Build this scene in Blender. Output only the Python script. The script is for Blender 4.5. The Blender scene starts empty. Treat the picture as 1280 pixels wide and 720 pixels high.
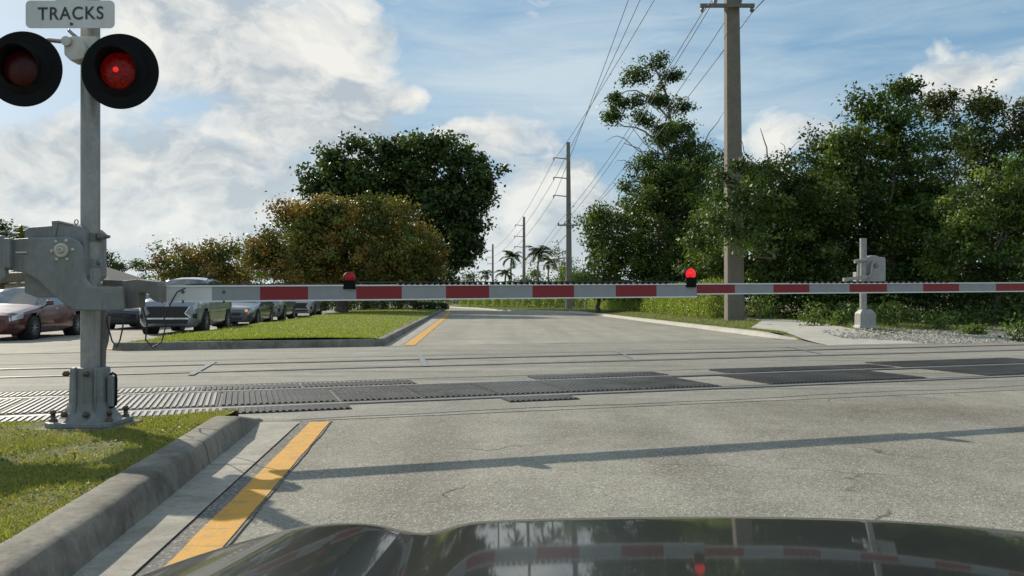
import bpy, math, random
import numpy as np
from mathutils import Vector, Matrix
random.seed(7); rng = np.random.default_rng(7)
R = math.radians
sc = bpy.context.scene
COL = sc.collection
EYE = 1.1            # camera height
HOR, F = 374.0, 1000.0

def at(px, py, Z):   # measured photo point at distance Z -> world
    return Vector(((px-640)*Z/F, Z, EYE+(HOR-py)*Z/F))
def gp(px, py, z=0.0):
    Z = (EYE-z)*F/(py-HOR)
    return Vector(((px-640)*Z/F, Z, z))
def srow(px, s):     # X on a line parallel to the tracks
    Z = s/(1-.334*(px-640)/F)
    return (px-640)*Z/F

# ------------------------------------------------------------------ materials
def nt(name):
    m = bpy.data.materials.new(name); m.use_nodes = True
    t = m.node_tree; return m, t, t.nodes['Principled BSDF']
def N(t, typ, **k):
    n = t.nodes.new(typ)
    for a, v in k.items():
        if a.startswith('i_'):
            n.inputs[int(a[2:]) if a[2:].isdigit() else a[2:].replace('_', ' ')].default_value = v
        else: setattr(n, a, v)
    return n
def L(t, a, b): t.links.new(a, b)
def noise(t, vec, scale, detail=4, rough=.55, dist=0):
    n = N(t, 'ShaderNodeTexNoise'); n.inputs['Scale'].default_value = scale
    n.inputs['Detail'].default_value = detail; n.inputs['Roughness'].default_value = rough
    n.inputs['Distortion'].default_value = dist
    if vec is not None: L(t, vec, n.inputs['Vector'])
    return n.outputs[0]
def ramp(t, fac, stops):
    n = N(t, 'ShaderNodeValToRGB'); cr = n.color_ramp
    while len(cr.elements) < len(stops): cr.elements.new(.5)
    for e, (p, c) in zip(cr.elements, stops):
        e.position = p; e.color = (c, c, c, 1) if not isinstance(c, tuple) else (*c, 1)
    L(t, fac, n.inputs[0]); return n.outputs[0]
def mix(t, fac, a, b, mode='MIX'):
    n = N(t, 'ShaderNodeMix', data_type='RGBA', blend_type=mode)
    for sock, v in ((n.inputs[0], fac), (n.inputs[6], a), (n.inputs[7], b)):
        if hasattr(v, 'links'): L(t, v, sock)
        elif isinstance(v, (int, float)): sock.default_value = v
        else: sock.default_value = (*v, 1)
    return n.outputs[2]
def math_(t, op, a, b=None, c=None):
    n = N(t, 'ShaderNodeMath', operation=op)
    for i, v in enumerate((a, b, c)):
        if v is None: continue
        if hasattr(v, 'links'): L(t, v, n.inputs[i])
        else: n.inputs[i].default_value = v
    return n.outputs[0]
def pos(t): return N(t, 'ShaderNodeNewGeometry').outputs['Position']
def obj_co(t): return N(t, 'ShaderNodeTexCoord').outputs['Object']
def scaled(t, vec, s, rot=(0,0,0)):
    n = N(t, 'ShaderNodeMapping'); n.inputs['Scale'].default_value = s; n.inputs['Rotation'].default_value = rot
    L(t, vec, n.inputs['Vector']); return n.outputs[0]
def bump(t, b, h, strength=.3, dist=.01):
    n = N(t, 'ShaderNodeBump'); n.inputs['Strength'].default_value = strength; n.inputs['Distance'].default_value = dist
    L(t, h, n.inputs['Height']); L(t, n.outputs[0], b.inputs['Normal'])

def simple(name, col, rough=.5, metal=0, vary=.15, scale=6, coat=0, bmp=0, dirt=None, spangle=0):
    m, t, b = nt(name); p = obj_co(t)
    n1 = noise(t, p, scale, 6, .6)
    lo = tuple(max(0, c*(1-vary)) for c in col); hi = tuple(min(1, c*(1+vary)) for c in col)
    c = mix(t, ramp(t, n1, [(.3, 0.), (.7, 1.)]), lo, hi)
    if spangle:
        vs = N(t, 'ShaderNodeTexVoronoi'); vs.inputs['Scale'].default_value = spangle; L(t, p, vs.inputs['Vector'])
        sp = N(t, 'ShaderNodeSeparateColor'); L(t, vs.outputs['Color'], sp.inputs[0])
        c = mix(t, math_(t, 'MULTIPLY', sp.outputs[0], .35), c, tuple(x*.62 for x in col))
        st = noise(t, scaled(t, p, (9, 9, .5)), 3.5, 6, .65)
        c = mix(t, ramp(t, st, [(.55, 0.), (.75, .55)]), c, (.12, .095, .065))
    if dirt:
        n2 = noise(t, scaled(t, p, (1, 1, .35)), scale*.7, 8, .7)
        c = mix(t, ramp(t, n2, [(.5, 0.), (.78, .75)]), c, dirt)
    L(t, c, b.inputs['Base Color'])
    b.inputs['Metallic'].default_value = metal
    L(t, math_(t, 'MULTIPLY_ADD', n1, .25, rough-.12), b.inputs['Roughness'])
    b.inputs['Coat Weight'].default_value = coat; b.inputs['Coat Roughness'].default_value = .04
    if bmp: bump(t, b, noise(t, p, scale*12, 4), bmp, .004)
    return m

def concrete(name, col, stain=(.09, .085, .07), amt=.8, fine=60, joint=0):
    m, t, b = nt(name); p = pos(t)
    a = noise(t, p, 1.7, 10, .72, .4); f = noise(t, p, fine, 5, .7); g = noise(t, p, 6, 6, .6)
    c = mix(t, ramp(t, g, [(.3, 0.), (.7, 1.)]), tuple(x*.82 for x in col), tuple(x*1.1 for x in col))
    c = mix(t, ramp(t, f, [(.3, .0), (.75, .35)]), c, tuple(x*.5 for x in col))
    c = mix(t, ramp(t, a, [(.44, 0.), (.68, amt)]), c, stain)
    if joint:
        sy = N(t, 'ShaderNodeSeparateXYZ'); L(t, p, sy.inputs[0])
        fr = math_(t, 'FRACT', math_(t, 'DIVIDE', math_(t, 'ADD', sy.outputs[1], .55), joint))
        c = mix(t, ramp(t, fr, [(.0, .9), (.005, .9), (.008, 0.)]), c, (.03, .028, .024))
        sv = noise(t, scaled(t, p, (14, 14, .8)), 1.5, 5, .6)
        c = mix(t, ramp(t, sv, [(.5, 0.), (.7, .5)]), c, stain)
    L(t, c, b.inputs['Base Color']); b.inputs['Roughness'].default_value = .9
    bump(t, b, f, .5, .008); return m

def asphalt(name, base, dark, grain=1.0, grainscale=95, cracks=True, patch=.35, streak=True, stains=()):
    m, t, b = nt(name); p = pos(t)
    big = noise(t, p, .42, 7, .65); mid = noise(t, p, 2.2, 7, .65)
    gr = N(t, 'ShaderNodeTexVoronoi', feature='F1'); gr.inputs['Scale'].default_value = grainscale; L(t, p, gr.inputs['Vector'])
    gcol = N(t, 'ShaderNodeSeparateColor'); L(t, gr.outputs['Color'], gcol.inputs[0])
    fine = noise(t, p, grainscale*.45, 3, .7)
    c = mix(t, ramp(t, big, [(.35, 0.), (.7, 1.)]), base, tuple(x*(1-patch) for x in base))
    c = mix(t, ramp(t, mid, [(.42, 0.), (.75, .6)]), c, dark)
    if streak == 'track':
        for sc_, st_, cc_ in ((1.6, .7, dark), (2.6, .5, tuple(min(1, x*1.35) for x in base))):
            st = noise(t, scaled(t, p, (.05, 1.7, 1), (0, 0, R(-18.5))), sc_, 6, .6)
            c = mix(t, ramp(t, st, [(.5, 0.), (.66, st_)]), c, cc_)
    elif streak:  # wheel-worn lanes along the road
        st = noise(t, scaled(t, p, (1.1, .05, 1), (0, 0, R(-4))), 1.2, 4, .5)
        c = mix(t, ramp(t, st, [(.42, 0.), (.68, .6)]), c, dark)
    for sx_, sy_, rx_, ry_, am_ in stains:      # oil and rubber soaked into the surface
        q = N(t, 'ShaderNodeSeparateXYZ'); L(t, p, q.inputs[0])
        u_ = math_(t, 'DIVIDE', math_(t, 'SUBTRACT', q.outputs[0], sx_), rx_); v_ = math_(t, 'DIVIDE', math_(t, 'SUBTRACT', q.outputs[1], sy_), ry_)
        e_ = math_(t, 'EXPONENT', math_(t, 'MULTIPLY', math_(t, 'ADD', math_(t, 'MULTIPLY', u_, u_), math_(t, 'MULTIPLY', v_, v_)), -1.))
        c = mix(t, math_(t, 'MULTIPLY', e_, ramp(t, mid, [(.3, am_*.35), (.6, am_)])), c, (.1, .082, .06))
    c = mix(t, math_(t, 'MULTIPLY', ramp(t, gcol.outputs[0], [(.0, 1.), (.45, 0.)]), .75*grain), c, tuple(x*.32 for x in base))
    c = mix(t, math_(t, 'MULTIPLY', ramp(t, gcol.outputs[1], [(.7, 0.), (1., 1.)]), .5*grain), c, (.62, .6, .54))
    c = mix(t, math_(t, 'MULTIPLY', ramp(t, fine, [(.45, 0.), (.7, 1.)]), .35*grain), c, dark)
    if cracks:
        wv = N(t, 'ShaderNodeVectorMath', operation='ADD')
        nz = N(t, 'ShaderNodeTexNoise'); nz.inputs['Scale'].default_value = 1.6; nz.inputs['Detail'].default_value = 6; L(t, p, nz.inputs['Vector'])
        L(t, scaled(t, p, (1, 1.5, 1)), wv.inputs[0]); L(t, nz.outputs['Color'], wv.inputs[1])
        v = N(t, 'ShaderNodeTexVoronoi', feature='DISTANCE_TO_EDGE'); v.inputs['Scale'].default_value = .33; L(t, wv.outputs[0], v.inputs['Vector'])
        k = math_(t, 'MULTIPLY', ramp(t, v.outputs['Distance'], [(.0, 1.), (.008, 0.)]), ramp(t, noise(t, p, .8, 3), [(.53, 0.), (.6, .8)]))
        c = mix(t, k, c, (.035, .033, .03))
    L(t, c, b.inputs['Base Color']); b.inputs['Roughness'].default_value = .85
    b.inputs['Specular IOR Level'].default_value = .35
    bump(t, b, gr.outputs['Distance'], .55*grain, .006); return m

def leafmat(name, trans=.35, tint=(1, 1, 1)):
    m, t, b = nt(name)
    a = N(t, 'ShaderNodeAttribute', attribute_name='leafcol').outputs['Color']
    c = mix(t, 1.0, a, tint, 'MULTIPLY')
    L(t, c, b.inputs['Base Color']); b.inputs['Roughness'].default_value = .5
    b.inputs['Specular IOR Level'].default_value = .35
    tr = N(t, 'ShaderNodeBsdfTranslucent')
    L(t, mix(t, 1.0, c, (1.5, 1.5, .55), 'MULTIPLY'), tr.inputs[0])
    ms = N(t, 'ShaderNodeMixShader'); ms.inputs[0].default_value = trans
    L(t, b.outputs[0], ms.inputs[1]); L(t, tr.outputs[0], ms.inputs[2])
    L(t, ms.outputs[0], t.nodes['Material Output'].inputs[0]); return m

def emis(name, col, strength, dark=.3):
    m, t, b = nt(name); p = obj_co(t)
    v = N(t, 'ShaderNodeTexVoronoi'); v.inputs['Scale'].default_value = 40; L(t, p, v.inputs['Vector'])
    k = ramp(t, v.outputs['Distance'], [(0., 1.), (.7, dark)])
    c = mix(t, k, tuple(x*.35 for x in col), col)
    L(t, c, b.inputs['Base Color']); L(t, c, b.inputs['Emission Color']); b.inputs['Emission Strength'].default_value = strength
    b.inputs['Roughness'].default_value = .35; b.inputs['Specular IOR Level'].default_value = .25
    return m

M = {}
M['galv'] = simple('galvanised', (.33, .335, .325), .5, .35, .14, 9, dirt=(.22, .21, .18), bmp=.15, spangle=30)
M['cast'] = simple('cast_aluminium', (.245, .26, .26), .62, .3, .12, 7, dirt=(.13, .125, .105), bmp=.45, spangle=22)
M['castdark'] = simple('weathered_adapter', (.17, .165, .15), .6, .35, .2, 9, dirt=(.1, .085, .06))
M['bolt'] = simple('rusty_steel', (.13, .1, .08), .6, .5, .3, 30)
M['bearing'] = simple('pale_bearing', (.52, .5, .44), .5, .2, .15, 14)
M['black'] = simple('black_metal', (.006, .0065, .007), .6, 0, .2, 10)
M['black'].node_tree.nodes['Principled BSDF'].inputs['Specular IOR Level'].default_value = .12
M['rubber'] = simple('black_rubber', (.011, .011, .012), .65, 0, .3, 10)
M['cable'] = simple('cable', (.03, .03, .03), .5)
M['redoffarm'] = emis('arm_lens_unlit', (.32, .012, .015), .25)
M['signw'] = simple('sign_white', (.62, .63, .62), .4, 0, .07, 5, dirt=(.45, .45, .42))
M['signk'] = simple('sign_black', (.03, .035, .04), .45)
M['armw'] = simple('arm_reflective_white', (.6, .62, .62), .4, 0, .06, 4, dirt=(.5, .5, .47))
M['armg'] = simple('arm_reflective_silver', (.27, .29, .3), .42, .1, .08, 8)
M['armr'] = simple('arm_reflective_red', (.22, .009, .013), .42, 0, .12, 8)
M['alum'] = simple('bright_aluminium', (.7, .71, .7), .35, .6, .08, 10)
M['redon'] = emis('lens_lit', (.3, .005, .004), .13, .06)
M['redhot'] = emis('lens_core', (1., .03, .03), .9)
M['redoff'] = emis('lens_unlit', (.06, .004, .004), .02)
M['conc'] = concrete('kerb_concrete', (.25, .235, .195), (.06, .054, .043), amt=.95, fine=45, joint=2.9)
M['pan'] = concrete('gutter_concrete', (.42, .4, .345), (.17, .155, .12), .8, joint=2.9)
M['pale'] = concrete('pale_concrete', (.5, .48, .42), (.28, .26, .2), .5)
M['polec'] = concrete('pole_concrete', (.2, .18, .145), (.13, .115, .09), .6, 25)
M['asph'] = asphalt('road_asphalt', (.37, .35, .29), (.15, .14, .112), .95, patch=.4, stains=((3.9, 7.9, 1.5, .7, .85), (2.2, 6.4, .5, 2.5, .3), (.6, 6.6, .35, .5, .5), (1.1, 5.4, .25, .6, .4), (-.6, 6.5, .3, 2.6, .25), (1.3, 30, .7, 16, .4), (4.6, 30, .6, 16, .3)))
M['asphs'] = asphalt('crossing_asphalt', (.3, .285, .24), (.105, .1, .088), .5, 60, False, .25, 'track')
M['asphfill'] = asphalt('rail_filler', (.27, .26, .225), (.19, .18, .16), .5, 60, False, .3, False)
M['asphd'] = asphalt('dark_seal', (.19, .18, .16), (.08, .08, .07), .8, 70, False, .3, False)
M['asphfar'] = asphalt('road_far', (.385, .362, .3), (.2, .19, .155), .5, 60)
M['rail'] = simple('worn_rail', (.36, .345, .32), .42, .55, .12, 6)
M['flange'] = simple('flangeway_shade', (.03, .028, .025), .8, 0, .4, 8)  # flat dark strips beside the rails: shadow of the flangeway gap put into colour
M['rock'] = concrete('ballast_stone', (.46, .43, .36), (.25, .23, .2), .5, 30)
M['wood'] = simple('bark', (.14, .11, .085), .9, 0, .35, 5, bmp=.6)
M['woodpale'] = simple('pale_bark', (.25, .21, .165), .9, 0, .3, 5, bmp=.5)
M['leaf'] = leafmat('leaf', .3); M['leafthick'] = leafmat('leaf_dense', .22)
M['grassb'] = leafmat('grass_blade', .4)
M['pole'] = simple('far_pole', (.22, .2, .185), .85, 0, .2, 3)
M['wire'] = simple('wire', (.06, .065, .07), .5)
M['insul'] = simple('insulator', (.2, .2, .21), .35)
M['glass'] = simple('car_glass', (.03, .04, .045), .12, 0, .1, 3, coat=1)
M['screen'] = simple('windscreen_glass', (.05, .065, .075), .1, .2, .1, 3, coat=1)
M['tyre'] = simple('tyre', (.015, .015, .016), .8)
M['rim'] = simple('alloy_rim', (.42, .43, .44), .35, .8)
M['chrome'] = simple('chrome', (.7, .71, .72), .15, .95)
M['lamp'] = simple('headlight', (.55, .58, .6), .1, .3, coat=1)
M['amber'] = emis('amber_lamp', (.9, .35, .08), 1.2)
M['plastic'] = simple('black_plastic', (.02, .021, .023), .55)
M['roof'] = simple('roof_shingle', (.13, .125, .125), .9, 0, .2, 3)
M['stucco'] = simple('house_wall', (.5, .46, .38), .9, 0, .1, 2)
M['petal'] = simple('petal', (.85, .62, .02), .6)

m, t, b = nt('yellow_paint'); p = pos(t)     # worn thermoplastic line
n1 = noise(t, p, 9, 8, .7); n2 = noise(t, p, 80, 4, .7)
c = mix(t, ramp(t, n2, [(.3, 0.), (.7, 1.)]), (.55, .265, .03), (.67, .36, .05))
c = mix(t, ramp(t, n1, [(.5, 0.), (.66, .75)]), c, (.3, .22, .12))
wv = N(t, 'ShaderNodeTexWave', wave_type='BANDS', bands_direction='Y'); wv.inputs['Scale'].default_value = 1.25
wv.inputs['Distortion'].default_value = 3.; wv.inputs['Detail'].default_value = 3; L(t, p, wv.inputs['Vector'])
c = mix(t, ramp(t, wv.outputs['Fac'], [(.0, .35), (.006, .0)]), c, (.14, .09, .04))
L(t, c, b.inputs['Base Color']); b.inputs['Roughness'].default_value = .8; bump(t, b, n2, .4, .006); M['yellow'] = m
m, t, b = nt('faded_paint'); p = pos(t)
c = mix(t, ramp(t, noise(t, p, 12, 6, .7), [(.4, 0.), (.6, 1.)]), (.17, .185, .195), (.21, .24, .27))
L(t, c, b.inputs['Base Color']); b.inputs['Roughness'].default_value = .85; M['bluepaint'] = m
m, t, b = nt('turf'); p = pos(t)
c = mix(t, ramp(t, noise(t, p, 3, 8, .7), [(.35, 0.), (.65, 1.)]), (.085, .105, .028), (.2, .19, .065))
c = mix(t, ramp(t, noise(t, p, 9, 6, .7), [(.46, 0.), (.66, .8)]), c, (.15, .11, .06))
L(t, c, b.inputs['Base Color']); b.inputs['Roughness'].default_value = 1; bump(t, b, noise(t, p, 40, 5), .8, .03); M['turf'] = m
m, t, b = nt('soil'); p = pos(t)
c = mix(t, ramp(t, noise(t, p, 2, 8, .7), [(.35, 0.), (.65, 1.)]), (.1, .1, .04), (.2, .16, .09))
L(t, c, b.inputs['Base Color']); b.inputs['Roughness'].default_value = 1; bump(t, b, noise(t, p, 20, 5), .6, .03); M['soil'] = m
m, t, b = nt('mat_top'); p = pos(t)    # rubber grating: worn dusty ridges
c = mix(t, ramp(t, noise(t, p, 1.1, 6, .6), [(.4, 0.), (.62, 1.)]), (.018, .019, .02), (.055, .055, .053))
c = mix(t, ramp(t, noise(t, p, 30, 5, .7), [(.5, 0.), (.75, .5)]), c, (.13, .125, .115))
L(t, c, b.inputs['Base Color']); b.inputs['Roughness'].default_value = .42; M['mat'] = m
m, t, b = nt('mat_dusty_glint'); p = pos(t)  # dusty rib tops, made paler on the left panels to paint in sun glint
c = mix(t, ramp(t, noise(t, p, 8, 6, .7), [(.35, 0.), (.65, 1.)]), (.24, .24, .225), (.4, .39, .36))
L(t, c, b.inputs['Base Color']); b.inputs['Roughness'].default_value = .5; M['matpale'] = m

def paint(name, col, metal=.3):
    m, t, b = nt(name); p = obj_co(t)
    n = noise(t, p, 4, 6, .6)
    L(t, mix(t, n, tuple(x*.88 for x in col), tuple(min(1, x*1.08) for x in col)), b.inputs['Base Color'])
    b.inputs['Metallic'].default_value = metal
    L(t, math_(t, 'MULTIPLY_ADD', n, .15, .22), b.inputs['Roughness'])
    b.inputs['Coat Weight'].default_value = 1; b.inputs['Coat Roughness'].default_value = .05; return m

# ------------------------------------------------------------------ mesh builder
class MB:
    def __init__(s): s.v = []; s.f = []; s.mi = []; s.sm = []
    def add(s, vs, fs, m=0, smooth=False):
        o = len(s.v); s.v += [tuple(x) for x in vs]
        for f in fs: s.f.append([i+o for i in f]); s.mi.append(m); s.sm.append(smooth)
        return s
    def quad(s, a, b, c, d, m=0): return s.add([a, b, c, d], [(0, 1, 2, 3)], m)
    def box(s, c, size, m=0, rot=None):
        x, y, z = (k/2 for k in size); c = Vector(c)
        vs = [Vector((i*x, j*y, k*z)) for i in (-1, 1) for j in (-1, 1) for k in (-1, 1)]
        if rot is not None: vs = [rot @ v for v in vs]
        return s.add([c+v for v in vs], [(0, 1, 3, 2), (4, 6, 7, 5), (0, 4, 5, 1), (2, 3, 7, 6), (0, 2, 6, 4), (1, 5, 7, 3)], m)
    def bar(s, p0, p1, w, h, m=0, up=(0, 0, 1)):
        p0, p1 = Vector(p0), Vector(p1); d = (p1-p0); ln = d.length; d.normalize()
        sd = d.cross(Vector(up)); sd.normalize(); u = sd.cross(d)
        return s.box((p0+p1)/2, (ln, w, h), m, Matrix((d, sd, u)).transposed())
    def tube(s, pts, rad, seg=10, m=0, caps=True, smooth=True):
        pts = [Vector(p) for p in pts]; n = len(pts)
        if isinstance(rad, (int, float)): rad = [rad]*n
        vs = []; prev = None
        for i, p in enumerate(pts):
            d = (pts[min(i+1, n-1)]-pts[max(i-1, 0)]).normalized()
            if prev is None:
                a = d.cross(Vector((0, 0, 1)) if abs(d.z) < .9 else Vector((1, 0, 0))).normalized()
            else: a = (prev-d*prev.dot(d)).normalized()
            prev = a; b = d.cross(a)
            for k in range(seg):
                q = 2*math.pi*k/seg; vs.append(p+(a*math.cos(q)+b*math.sin(q))*rad[i])
        fs = [(i*seg+k, i*seg+(k+1) % seg, (i+1)*seg+(k+1) % seg, (i+1)*seg+k) for i in range(n-1) for k in range(seg)]
        s.add(vs, fs, m, smooth)
        if caps: s.add(vs[:seg], [tuple(range(seg))[::-1]], m); s.add(vs[-seg:], [tuple(range(seg))], m)
        return s
    def lathe(s, prof, org, axis, seg=32, m=0, smooth=True, cap0=True, cap1=True):   # prof: (radius, along)
        org, d = Vector(org), Vector(axis).normalized()
        a = d.cross(Vector((0, 0, 1)) if abs(d.z) < .9 else Vector((1, 0, 0))).normalized(); b = d.cross(a)
        vs = [org+d*h+(a*math.cos(2*math.pi*k/seg)+b*math.sin(2*math.pi*k/seg))*r for r, h in prof for k in range(seg)]
        n = len(prof)
        s.add(vs, [(i*seg+k, i*seg+(k+1) % seg, (i+1)*seg+(k+1) % seg, (i+1)*seg+k) for i in range(n-1) for k in range(seg)], m, smooth)
        if cap0 and prof[0][0] > 0: s.add(vs[:seg], [tuple(range(seg))[::-1]], m)
        if cap1 and prof[-1][0] > 0: s.add(vs[-seg:], [tuple(range(seg))], m)
        return s
    def prism(s, poly, off, m=0):
        poly = [Vector(p) for p in poly]; off = Vector(off); n = len(poly)
        return s.add(poly+[p+off for p in poly], [tuple(range(n)), tuple(range(2*n-1, n-1, -1))]+[(i, i+n, (i+1) % n+n, (i+1) % n) for i in range(n)], m)
    def grid(s, fn, us, vs_, m=0, smooth=True):
        nu, nv = len(us), len(vs_)
        return s.add([fn(u, v) for u in us for v in vs_], [(i*nv+j, (i+1)*nv+j, (i+1)*nv+j+1, i*nv+j+1) for i in range(nu-1) for j in range(nv-1)], m, smooth)
    def build(s, name, mats, parent=None, o=(0, 0, 0), bevel=0, fix=True):
        me = bpy.data.meshes.new(name)
        o = Vector(o); me.from_pydata([tuple(Vector(v)-o) for v in s.v], [], s.f); 
        for k in (mats if isinstance(mats, (list, tuple)) else [mats]): me.materials.append(M[k] if isinstance(k, str) else k)
        me.polygons.foreach_set('material_index', s.mi); me.polygons.foreach_set('use_smooth', s.sm)
        if fix:
            import bmesh
            bm = bmesh.new(); bm.from_mesh(me); bmesh.ops.recalc_face_normals(bm, faces=bm.faces); bm.to_mesh(me); bm.free()
        me.update()
        ob = bpy.data.objects.new(name, me); COL.objects.link(ob)
        if parent is None: ob.location = o
        else: ob.parent = parent
        if bevel:
            bv = ob.modifiers.new('bevel', 'BEVEL'); bv.width = bevel; bv.segments = 2; bv.limit_method = 'ANGLE'
        return ob

def tag(o, label=None, cat=None, group=None, kind=None):
    for k, v in (('label', label), ('category', cat), ('group', group), ('kind', kind)):
        if v: o[k] = v
    return o
def thing(name, loc, label, cat, group=None, rz=0):
    o = bpy.data.objects.new(name, None); COL.objects.link(o); o.location = loc; o.rotation_euler = (0, 0, rz)
    o.empty_display_size = .1
    return tag(o, label, cat, group)
def copy_tree(o, parent=None):
    c = o.copy(); COL.objects.link(c)
    if parent is not None: c.parent = parent
    for ch in list(o.children): copy_tree(ch, c)
    return c

# ------------------------------------------------------------------ leaves (numpy)
def quads_mesh(name, V, col, mat, parent=None, o=(0, 0, 0)):
    """V: (n,4,3) leaf-sized faces; col: (n,3)"""
    n = len(V); me = bpy.data.meshes.new(name)
    me.vertices.add(n*4); me.vertices.foreach_set('co', (V.reshape(-1, 3)-np.array(o)).astype(np.float32).ravel())
    me.loops.add(n*4); me.loops.foreach_set('vertex_index', np.arange(n*4, dtype=np.int32))
    me.polygons.add(n); me.polygons.foreach_set('loop_start', np.arange(0, n*4, 4, dtype=np.int32))
    me.polygons.foreach_set('loop_total', np.full(n, 4, dtype=np.int32))
    a = me.attributes.new('leafcol', 'FLOAT_COLOR', 'POINT')
    c4 = np.ones((n, 4, 4), np.float32); c4[:, :, :3] = col[:, None, :]; a.data.foreach_set('color', c4.ravel())
    me.materials.append(M[mat] if isinstance(mat, str) else mat); me.update(calc_edges=True)
    ob = bpy.data.objects.new(name, me); COL.objects.link(ob)
    if parent is not None: ob.parent = parent
    else: ob.location = o
    return ob
def unit(a): return a/np.maximum(np.linalg.norm(a, axis=-1, keepdims=True), 1e-9)
def leaf_faces(P, out, size, aspect=.55, jit=.9, droop=.2):
    n = len(P)
    nrm = unit(out*.6+rng.normal(size=(n, 3))*jit+np.array([0, 0, .35]))
    ax = unit(np.cross(nrm, rng.normal(size=(n, 3)))); ax[:, 2] -= droop; ax = unit(ax)
    sd = unit(np.cross(nrm, ax)); s = size*rng.uniform(.6, 1.35, (n, 1))
    V = np.empty((n, 4, 3)); V[:, 0] = P-ax*s*.5; V[:, 2] = P+ax*s*.5
    V[:, 1] = P+sd*s*aspect*.5+nrm*s*.08; V[:, 3] = P-sd*s*aspect*.5+nrm*s*.08
    return V
def pal(n, cols, w=None, var=.25):
    cols = np.array(cols); k = rng.choice(len(cols), n, p=w)
    return cols[k]*(1+rng.uniform(-var, var, (n, 1)))

def clumps_in(lobes, dens, crad):
    """clump centres filling lobes, mostly near the surface, and an outward direction"""
    C, D = [], []
    for (c, r) in lobes:
        r = np.array(r); n = max(6, int(2.7*dens*(r[0]*r[2]+r[0]*r[1]+r[1]*r[2])/crad**2/3))
        d = unit(rng.normal(size=(n, 3))); rad = rng.uniform(0.15, 1, (n, 1))**.45
        p = np.array(c)+d*r*rad*(1+rng.normal(size=(n, 1))*.07)
        C.append(p); D.append(unit(d*np.array([1, 1, 1])))
    return np.concatenate(C), np.concatenate(D)

def limb_path(a, b, n=5, wob=.12):
    a, b = Vector(a), Vector(b); L_ = (b-a).length; pts = []
    for i in range(n+1):
        k = i/n; p = a.lerp(b, k)
        if 0 < i < n: p += Vector(rng.normal(size=3))*L_*wob*.5
        p.z += math.sin(k*math.pi)*L_*.08; pts.append(p)
    return pts

def tree(name, label, base, fork, trunk_r, lobes, cols, w=None, leaf=.17, per=110, crad=.5, dens=1.0, group=None,
         bark='wood', cat='tree', nlimb=14, limbs=(), mat='leaf', zmin=.3, lit=None, aspect=.55, spread=1.):
    root = thing(name, base, label, cat, group); o = tuple(base)
    C, D = clumps_in(lobes, dens, crad)
    keep = C[:, 2] > base[2]+zmin; C, D = C[keep], D[keep]
    # clumps of differing size and leafiness
    n = len(C); cs = crad*rng.uniform(.55, 1.35, n); cnt = (per*1.55*rng.uniform(.5, 1.4, n)*(cs/crad)**1.3).astype(int)+4
    idx = np.repeat(np.arange(n), cnt)
    off = rng.normal(size=(len(idx), 3))*np.array([.55, .55, .38])*cs[idx][:, None]*spread
    P = C[idx]+off; out = unit(off+D[idx]*cs[idx][:, None]*.6)
    P[:, 2] = np.maximum(P[:, 2], base[2]+.06)
    cc = pal(n, cols, w, .38)[idx]*(1+rng.uniform(-.18, .18, (len(idx), 1)))
    quads_mesh('crown', leaf_faces(P, out, leaf*1.05, aspect), cc, mat, root, o)
    mb = MB(); fork = Vector(fork)
    tp = limb_path(base, fork, 5, .05); mb.tube(tp, [trunk_r*(1.25-.1*i) if i else trunk_r*1.5 for i in range(6)], 10)
    pick = rng.choice(n, min(nlimb, n), replace=False)
    for k in pick:
        e = fork.lerp(Vector(C[k]), .8)
        lp = limb_path(tp[-1-int(rng.integers(0, 2))], e, 5); r0 = trunk_r*rng.uniform(.25, .42)
        mb.tube(lp, [r0*(1-.16*i) for i in range(6)], 6)
        for q in rng.choice(n, 2):
            if (Vector(C[q])-e).length < crad*6: mb.tube(limb_path(lp[3], C[q], 3), [r0*.4, r0*.3, r0*.2, r0*.08], 5)
    for pts, r0, r1 in limbs:
        pts = [Vector(p) for p in pts]; full = []
        for a_, b_ in zip(pts, pts[1:]): full += limb_path(a_, b_, 3, .08)[:-1]
        full.append(pts[-1]); m_ = len(full)
        mb.tube(full, [r0+(r1-r0)*i/(m_-1) for i in range(m_)], 6)
    mb.build('trunk', bark, root, o, fix=False)
    return root
def lobe(px, py, rpx, rpy, Z, dy=0, ry=None):
    c = at(px, py, Z); k = Z/F
    rx, rz = rpx*k, rpy*k
    return ((c.x, c.y+dy, c.z), (rx, ry or (rx+rz)*.5, rz))

# ================================================================== SETTING
TD = Vector((.9485, .3168, 0)); ND = Vector((-.3168, .9485, 0))
def sm(x): x = max(0, min(1, x)); return x*x*(3-2*x)
def S(X, s, z=0): return Vector((X, s+.334*X, z))

MB().add([(-900, -300, -.06), (900, -300, -.06), (900, 1500, -.06), (-900, 1500, -.06)], [(0, 1, 2, 3)]).build('ground', 'soil')['kind'] = 'structure'
Lr = [(-21, -20), (-19, 10), (-20, 25), (-23, 60), (-27, 100), (-36, 140), (-60, 180)]
Rr = [(8.2, -20), (7.4, 10), (7.3, 22.9), (5.5, 60), (4.7, 65), (2.4, 69.5), (-1.2, 75), (-4.5, 92), (-10, 112), (-26, 150), (-50, 190)]
mb = MB(); allp = [(x, y, 0) for x, y in Rr]+[(x, y, 0) for x, y in Lr[::-1]]
mb.add(allp, [tuple(range(len(allp)))]); mb.build('road', 'asph', fix=False)['kind'] = 'structure'
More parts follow.
